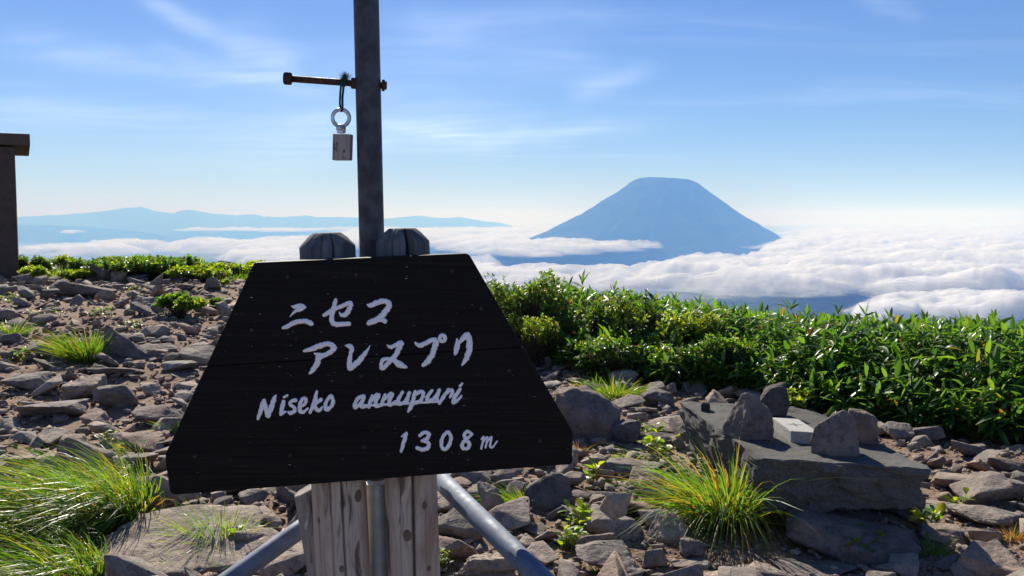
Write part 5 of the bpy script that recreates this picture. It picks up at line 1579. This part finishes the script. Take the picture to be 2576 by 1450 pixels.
weed(1115, 1440, 40, 'ferny weed at the foot of the log posts', 10, 34, 0.04)
weed(2150, 1400, 120, 'shaded fern in the hollow under the plinth', 11, 70, 0.06, 'shrub')
weed(1640, 1105, 40, 'little weed above the flat-topped slab', 12, 16, 0.07)
weed(270, 1120, 44, 'small yellowish weed above the long grass', 13, 20, 0.05)
weed(330, 830, 60, 'flat green weed in the scree right of the yellow tuft', 14, 40, 0.06)
weed(250, 800, 70, 'thin green weed patch in the middle of the upper scree', 15, 46, 0.06)
weed(110, 800, 90, 'low creeping weed patch left on the upper scree', 16, 46, 0.05)
weed(20, 760, 90, 'weed patch at the left edge below the hut', 17, 60, 0.07)
weed(160, 735, 80, 'weed patch beside the humped boulder', 18, 44, 0.07)
weed(330, 740, 50, 'tiny weed patch on the upper path', 19, 26, 0.06)
weed(60, 905, 70, 'weeds around the left edge of the pale flat-topped rock', 20, 40, 0.06)

# ---- grass tufts
def tuft(px, py, wpx, hpx, label, seed, n, mat='grass', lean=(0, 0, 0), grav=0.35, spread=0.7, W=0.005, dead=0.0, zoff=0.0, base_r=0.35):
    rs = np.random.RandomState(seed); p, t = ground_at(px, py); k = t / FPX
    w, h = wpx * k, hpx * k
    a = rs.uniform(0, 6.28, n); r = np.sqrt(rs.uniform(0, 1, n)) * w * base_r
    b = np.stack([p[0] + np.cos(a) * r, p[1] + np.sin(a) * r * 0.8, np.zeros(n)], 1); b[:, 2] = terrain(b[:, 0], b[:, 1]) - 0.01 + zoff
    out = np.stack([np.cos(a), np.sin(a), np.zeros(n)], 1) * (r / (w * base_r + 1e-6))[:, None] * spread
    d = out + np.array([0, 0, 1.0]) + rs.normal(0, 0.16, (n, 3)) + np.array(lean) * 0.25
    L = h * rs.uniform(0.55, 1.25, n)
    ln = np.array(lean)[None] * rs.uniform(0.7, 1.3, n)[:, None] + out * 0.25
    root = empty('grass_tuft', tuple(p)); tag(root, label, 'grass', 'grass tufts among the stones')
    V, Q = blades(b, d, L, np.full(n, W) * rs.uniform(0.6, 1.3, n), rs.uniform(0.4, 1.5, n) * grav, ln, 5, rs)
    bulk(link_mesh('blades', np_mesh('blades', V, Q, True), M[mat], root))
    if dead:
        m = int(n * dead); i = rs.randint(0, n, m)
        b2 = b[i] + rs.normal(0, w * 0.05, (m, 3)) * np.array([1, 1, 0])
        V, Q = blades(b2, d[i] + rs.normal(0, 0.3, (m, 3)), L[i] * rs.uniform(0.3, 0.75, m), np.full(m, W * 0.8), rs.uniform(0.4, 1.6, m) * grav, ln[i] * 0.6, 5, rs)
        bulk(link_mesh('dry_blades', np_mesh('dry_blades', V, Q, True), M['drygrass'], root))
    return root
tuft(265, 1315, 210, 300, 'big wind-combed tuft of long green grass in the left foreground', 1, 2000, 'grass', (-0.50, -0.15, 0.0), 0.78, 0.55, 0.0075, 0.45, base_r=0.42)
tuft(125, 1350, 230, 275, 'lower left part of the long wind-combed grass behind the front tuft', 21, 1400, 'grass', (-0.50, -0.15, 0.0), 0.8, 0.5, 0.0075, 0.2, base_r=0.42)
tuft(140, 1475, 260, 220, 'front tuft of long grass at the bottom left edge', 2, 1500, 'grass', (-0.55, -0.15, 0.0), 0.8, 0.5, 0.0070, 0.3, base_r=0.42)
tuft(210, 908, 100, 100, 'upright yellow-green grass tuft in the middle of the left scree', 3, 620, 'sedge', (-0.15, 0, 0), 0.30, 0.7, 0.008, 0.35)
tuft(345, 1135, 110, 45, 'dry reddish grass beside the dark-fronted rock', 4, 160, 'sedge', (-0.1, 0, 0), 0.3, 0.8, 0.006, 1.0)
tuft(440, 1090, 40, 50, 'few bright grass blades touching the left edge of the sign', 5, 60, 'sedge', (-0.2, 0, 0), 0.4, 0.8, 0.006, 0.3)
tuft(550, 1385, 110, 150, 'loose green grass clump growing from the huge flat boulder', 6, 330, 'grass', (-0.12, 0, 0), 0.40, 0.75, 0.0055, 0.35)
tuft(500, 1450, 90, 110, 'thin reddish grass in front of the loose green clump', 7, 110, 'sedge', (-0.15, 0, 0), 0.45, 0.9, 0.0045, 0.8)
tuft(1815, 1325, 190, 320, 'large yellow-green sedge tuft arching in front of the plinth', 8, 760, 'sedge', (-0.14, -0.1, 0), 0.70, 0.62, 0.0080, 0.3, base_r=0.3)
tuft(1880, 1310, 130, 330, 'taller drooping sedge blades at the right of the large tuft', 9, 170, 'sedge', (0.32, -0.1, 0), 0.95, 0.6, 0.0085, 0.3)
tuft(1545, 1005, 100, 88, 'pale shining grass tuft in front of the bamboo', 10, 420, 'grass', (0.05, 0, 0), 0.55, 1.0, 0.008, 0.15)
tuft(1500, 985, 80, 60, 'thin grass just left of the pale shining tuft', 11, 120, 'grass', (0, 0, 0), 0.4, 0.9, 0.007, 0.4)
tuft(1610, 1085, 50, 50, 'green blades between the boulders right of the sign', 12, 80, 'grass', (0, 0, 0), 0.4, 1.0, 0.006, 0.2)
tuft(1300, 1270, 120, 70, 'grass tuft below the sign above the dark triangular rock', 13, 260, 'sedge', (-0.4, 0, 0), 0.5, 0.9, 0.006, 0.35)
tuft(1465, 1140, 40, 60, 'brown curling grass at the right corner of the sign', 14, 70, 'drygrass', (0.2, 0, 0), 0.7, 0.8, 0.005, 0.3)
tuft(1590, 1160, 80, 34, 'fine green grass on the flat-topped slab', 15, 150, 'grass', (-0.2, 0, 0), 0.4, 1.0, 0.005, 0.3)
tuft(1120, 1335, 50, 50, 'dry grass wisps beside the log posts', 16, 90, 'sedge', (0.1, 0, 0), 0.5, 1.0, 0.004, 0.7)
tuft(1510, 1445, 40, 40, 'short grass in front of the large broken slab', 17, 70, 'grass', (0, 0, 0), 0.3, 0.8, 0.004, 0.5)
tuft(1550, 1355, 40, 26, 'tiny grass on the bedded block', 18, 50, 'sedge', (0, 0, 0), 0.3, 1.0, 0.004, 0.5)
tuft(2545, 1360, 70, 50, 'dry grass at the right edge behind the corner boulder', 19, 120, 'drygrass', (0, 0, 0), 0.4, 0.9, 0.005, 0.3)
tuft(2350, 1395, 70, 90, 'dark thin grass beside the boulder under the plinth', 20, 90, 'grass', (0.1, 0, 0), 0.5, 1.0, 0.005, 0.4)
tuft(25, 850, 80, 60, 'grass clump at the left edge of the upper scree', 22, 260, 'grass', (0, 0, 0), 0.35, 0.8, 0.009, 0.25)
tuft(40, 1250, 90, 60, 'orange dry grass at the left edge behind the long grass', 23, 260, 'drygrass', (-0.1, 0, 0), 0.3, 0.9, 0.005, 0.2)
tuft(80, 1020, 90, 22, 'dry grassy mat in the left scree', 24, 220, 'drygrass', (0, 0, 0), 0.3, 1.2, 0.006, 0.1)
tuft(20, 905, 60, 24, 'dry mat of grass at the left edge', 25, 160, 'drygrass', (0, 0, 0), 0.3, 1.2, 0.006, 0.1)
for i, (px, py, w, h, lab) in enumerate(((600, 705, 130, 34, 'silky pale grass on the crest beside the sign'), (520, 700, 110, 30, 'pale grass at the low end of the crest bank'), (230, 690, 80, 26, 'thin grass on the crest between tussock and bush'),
        (90, 680, 70, 36, 'grass tuft on the crest against the hut'), (310, 690, 120, 26, 'grass fringe behind the long low bush'), (445, 698, 110, 36, 'soft grass on the right shoulder of the long low bush'), (150, 700, 110, 40, 'soft grass in front of the tussock on the crest'), (590, 690, 110, 44, 'taller pale grass against the left edge of the sign'))):
    tuft(px, py, w, h, lab, 40 + i, 420, 'grass', (0.1, 0, 0), 0.4, 0.5, 0.012, 0.3, base_r=0.5)
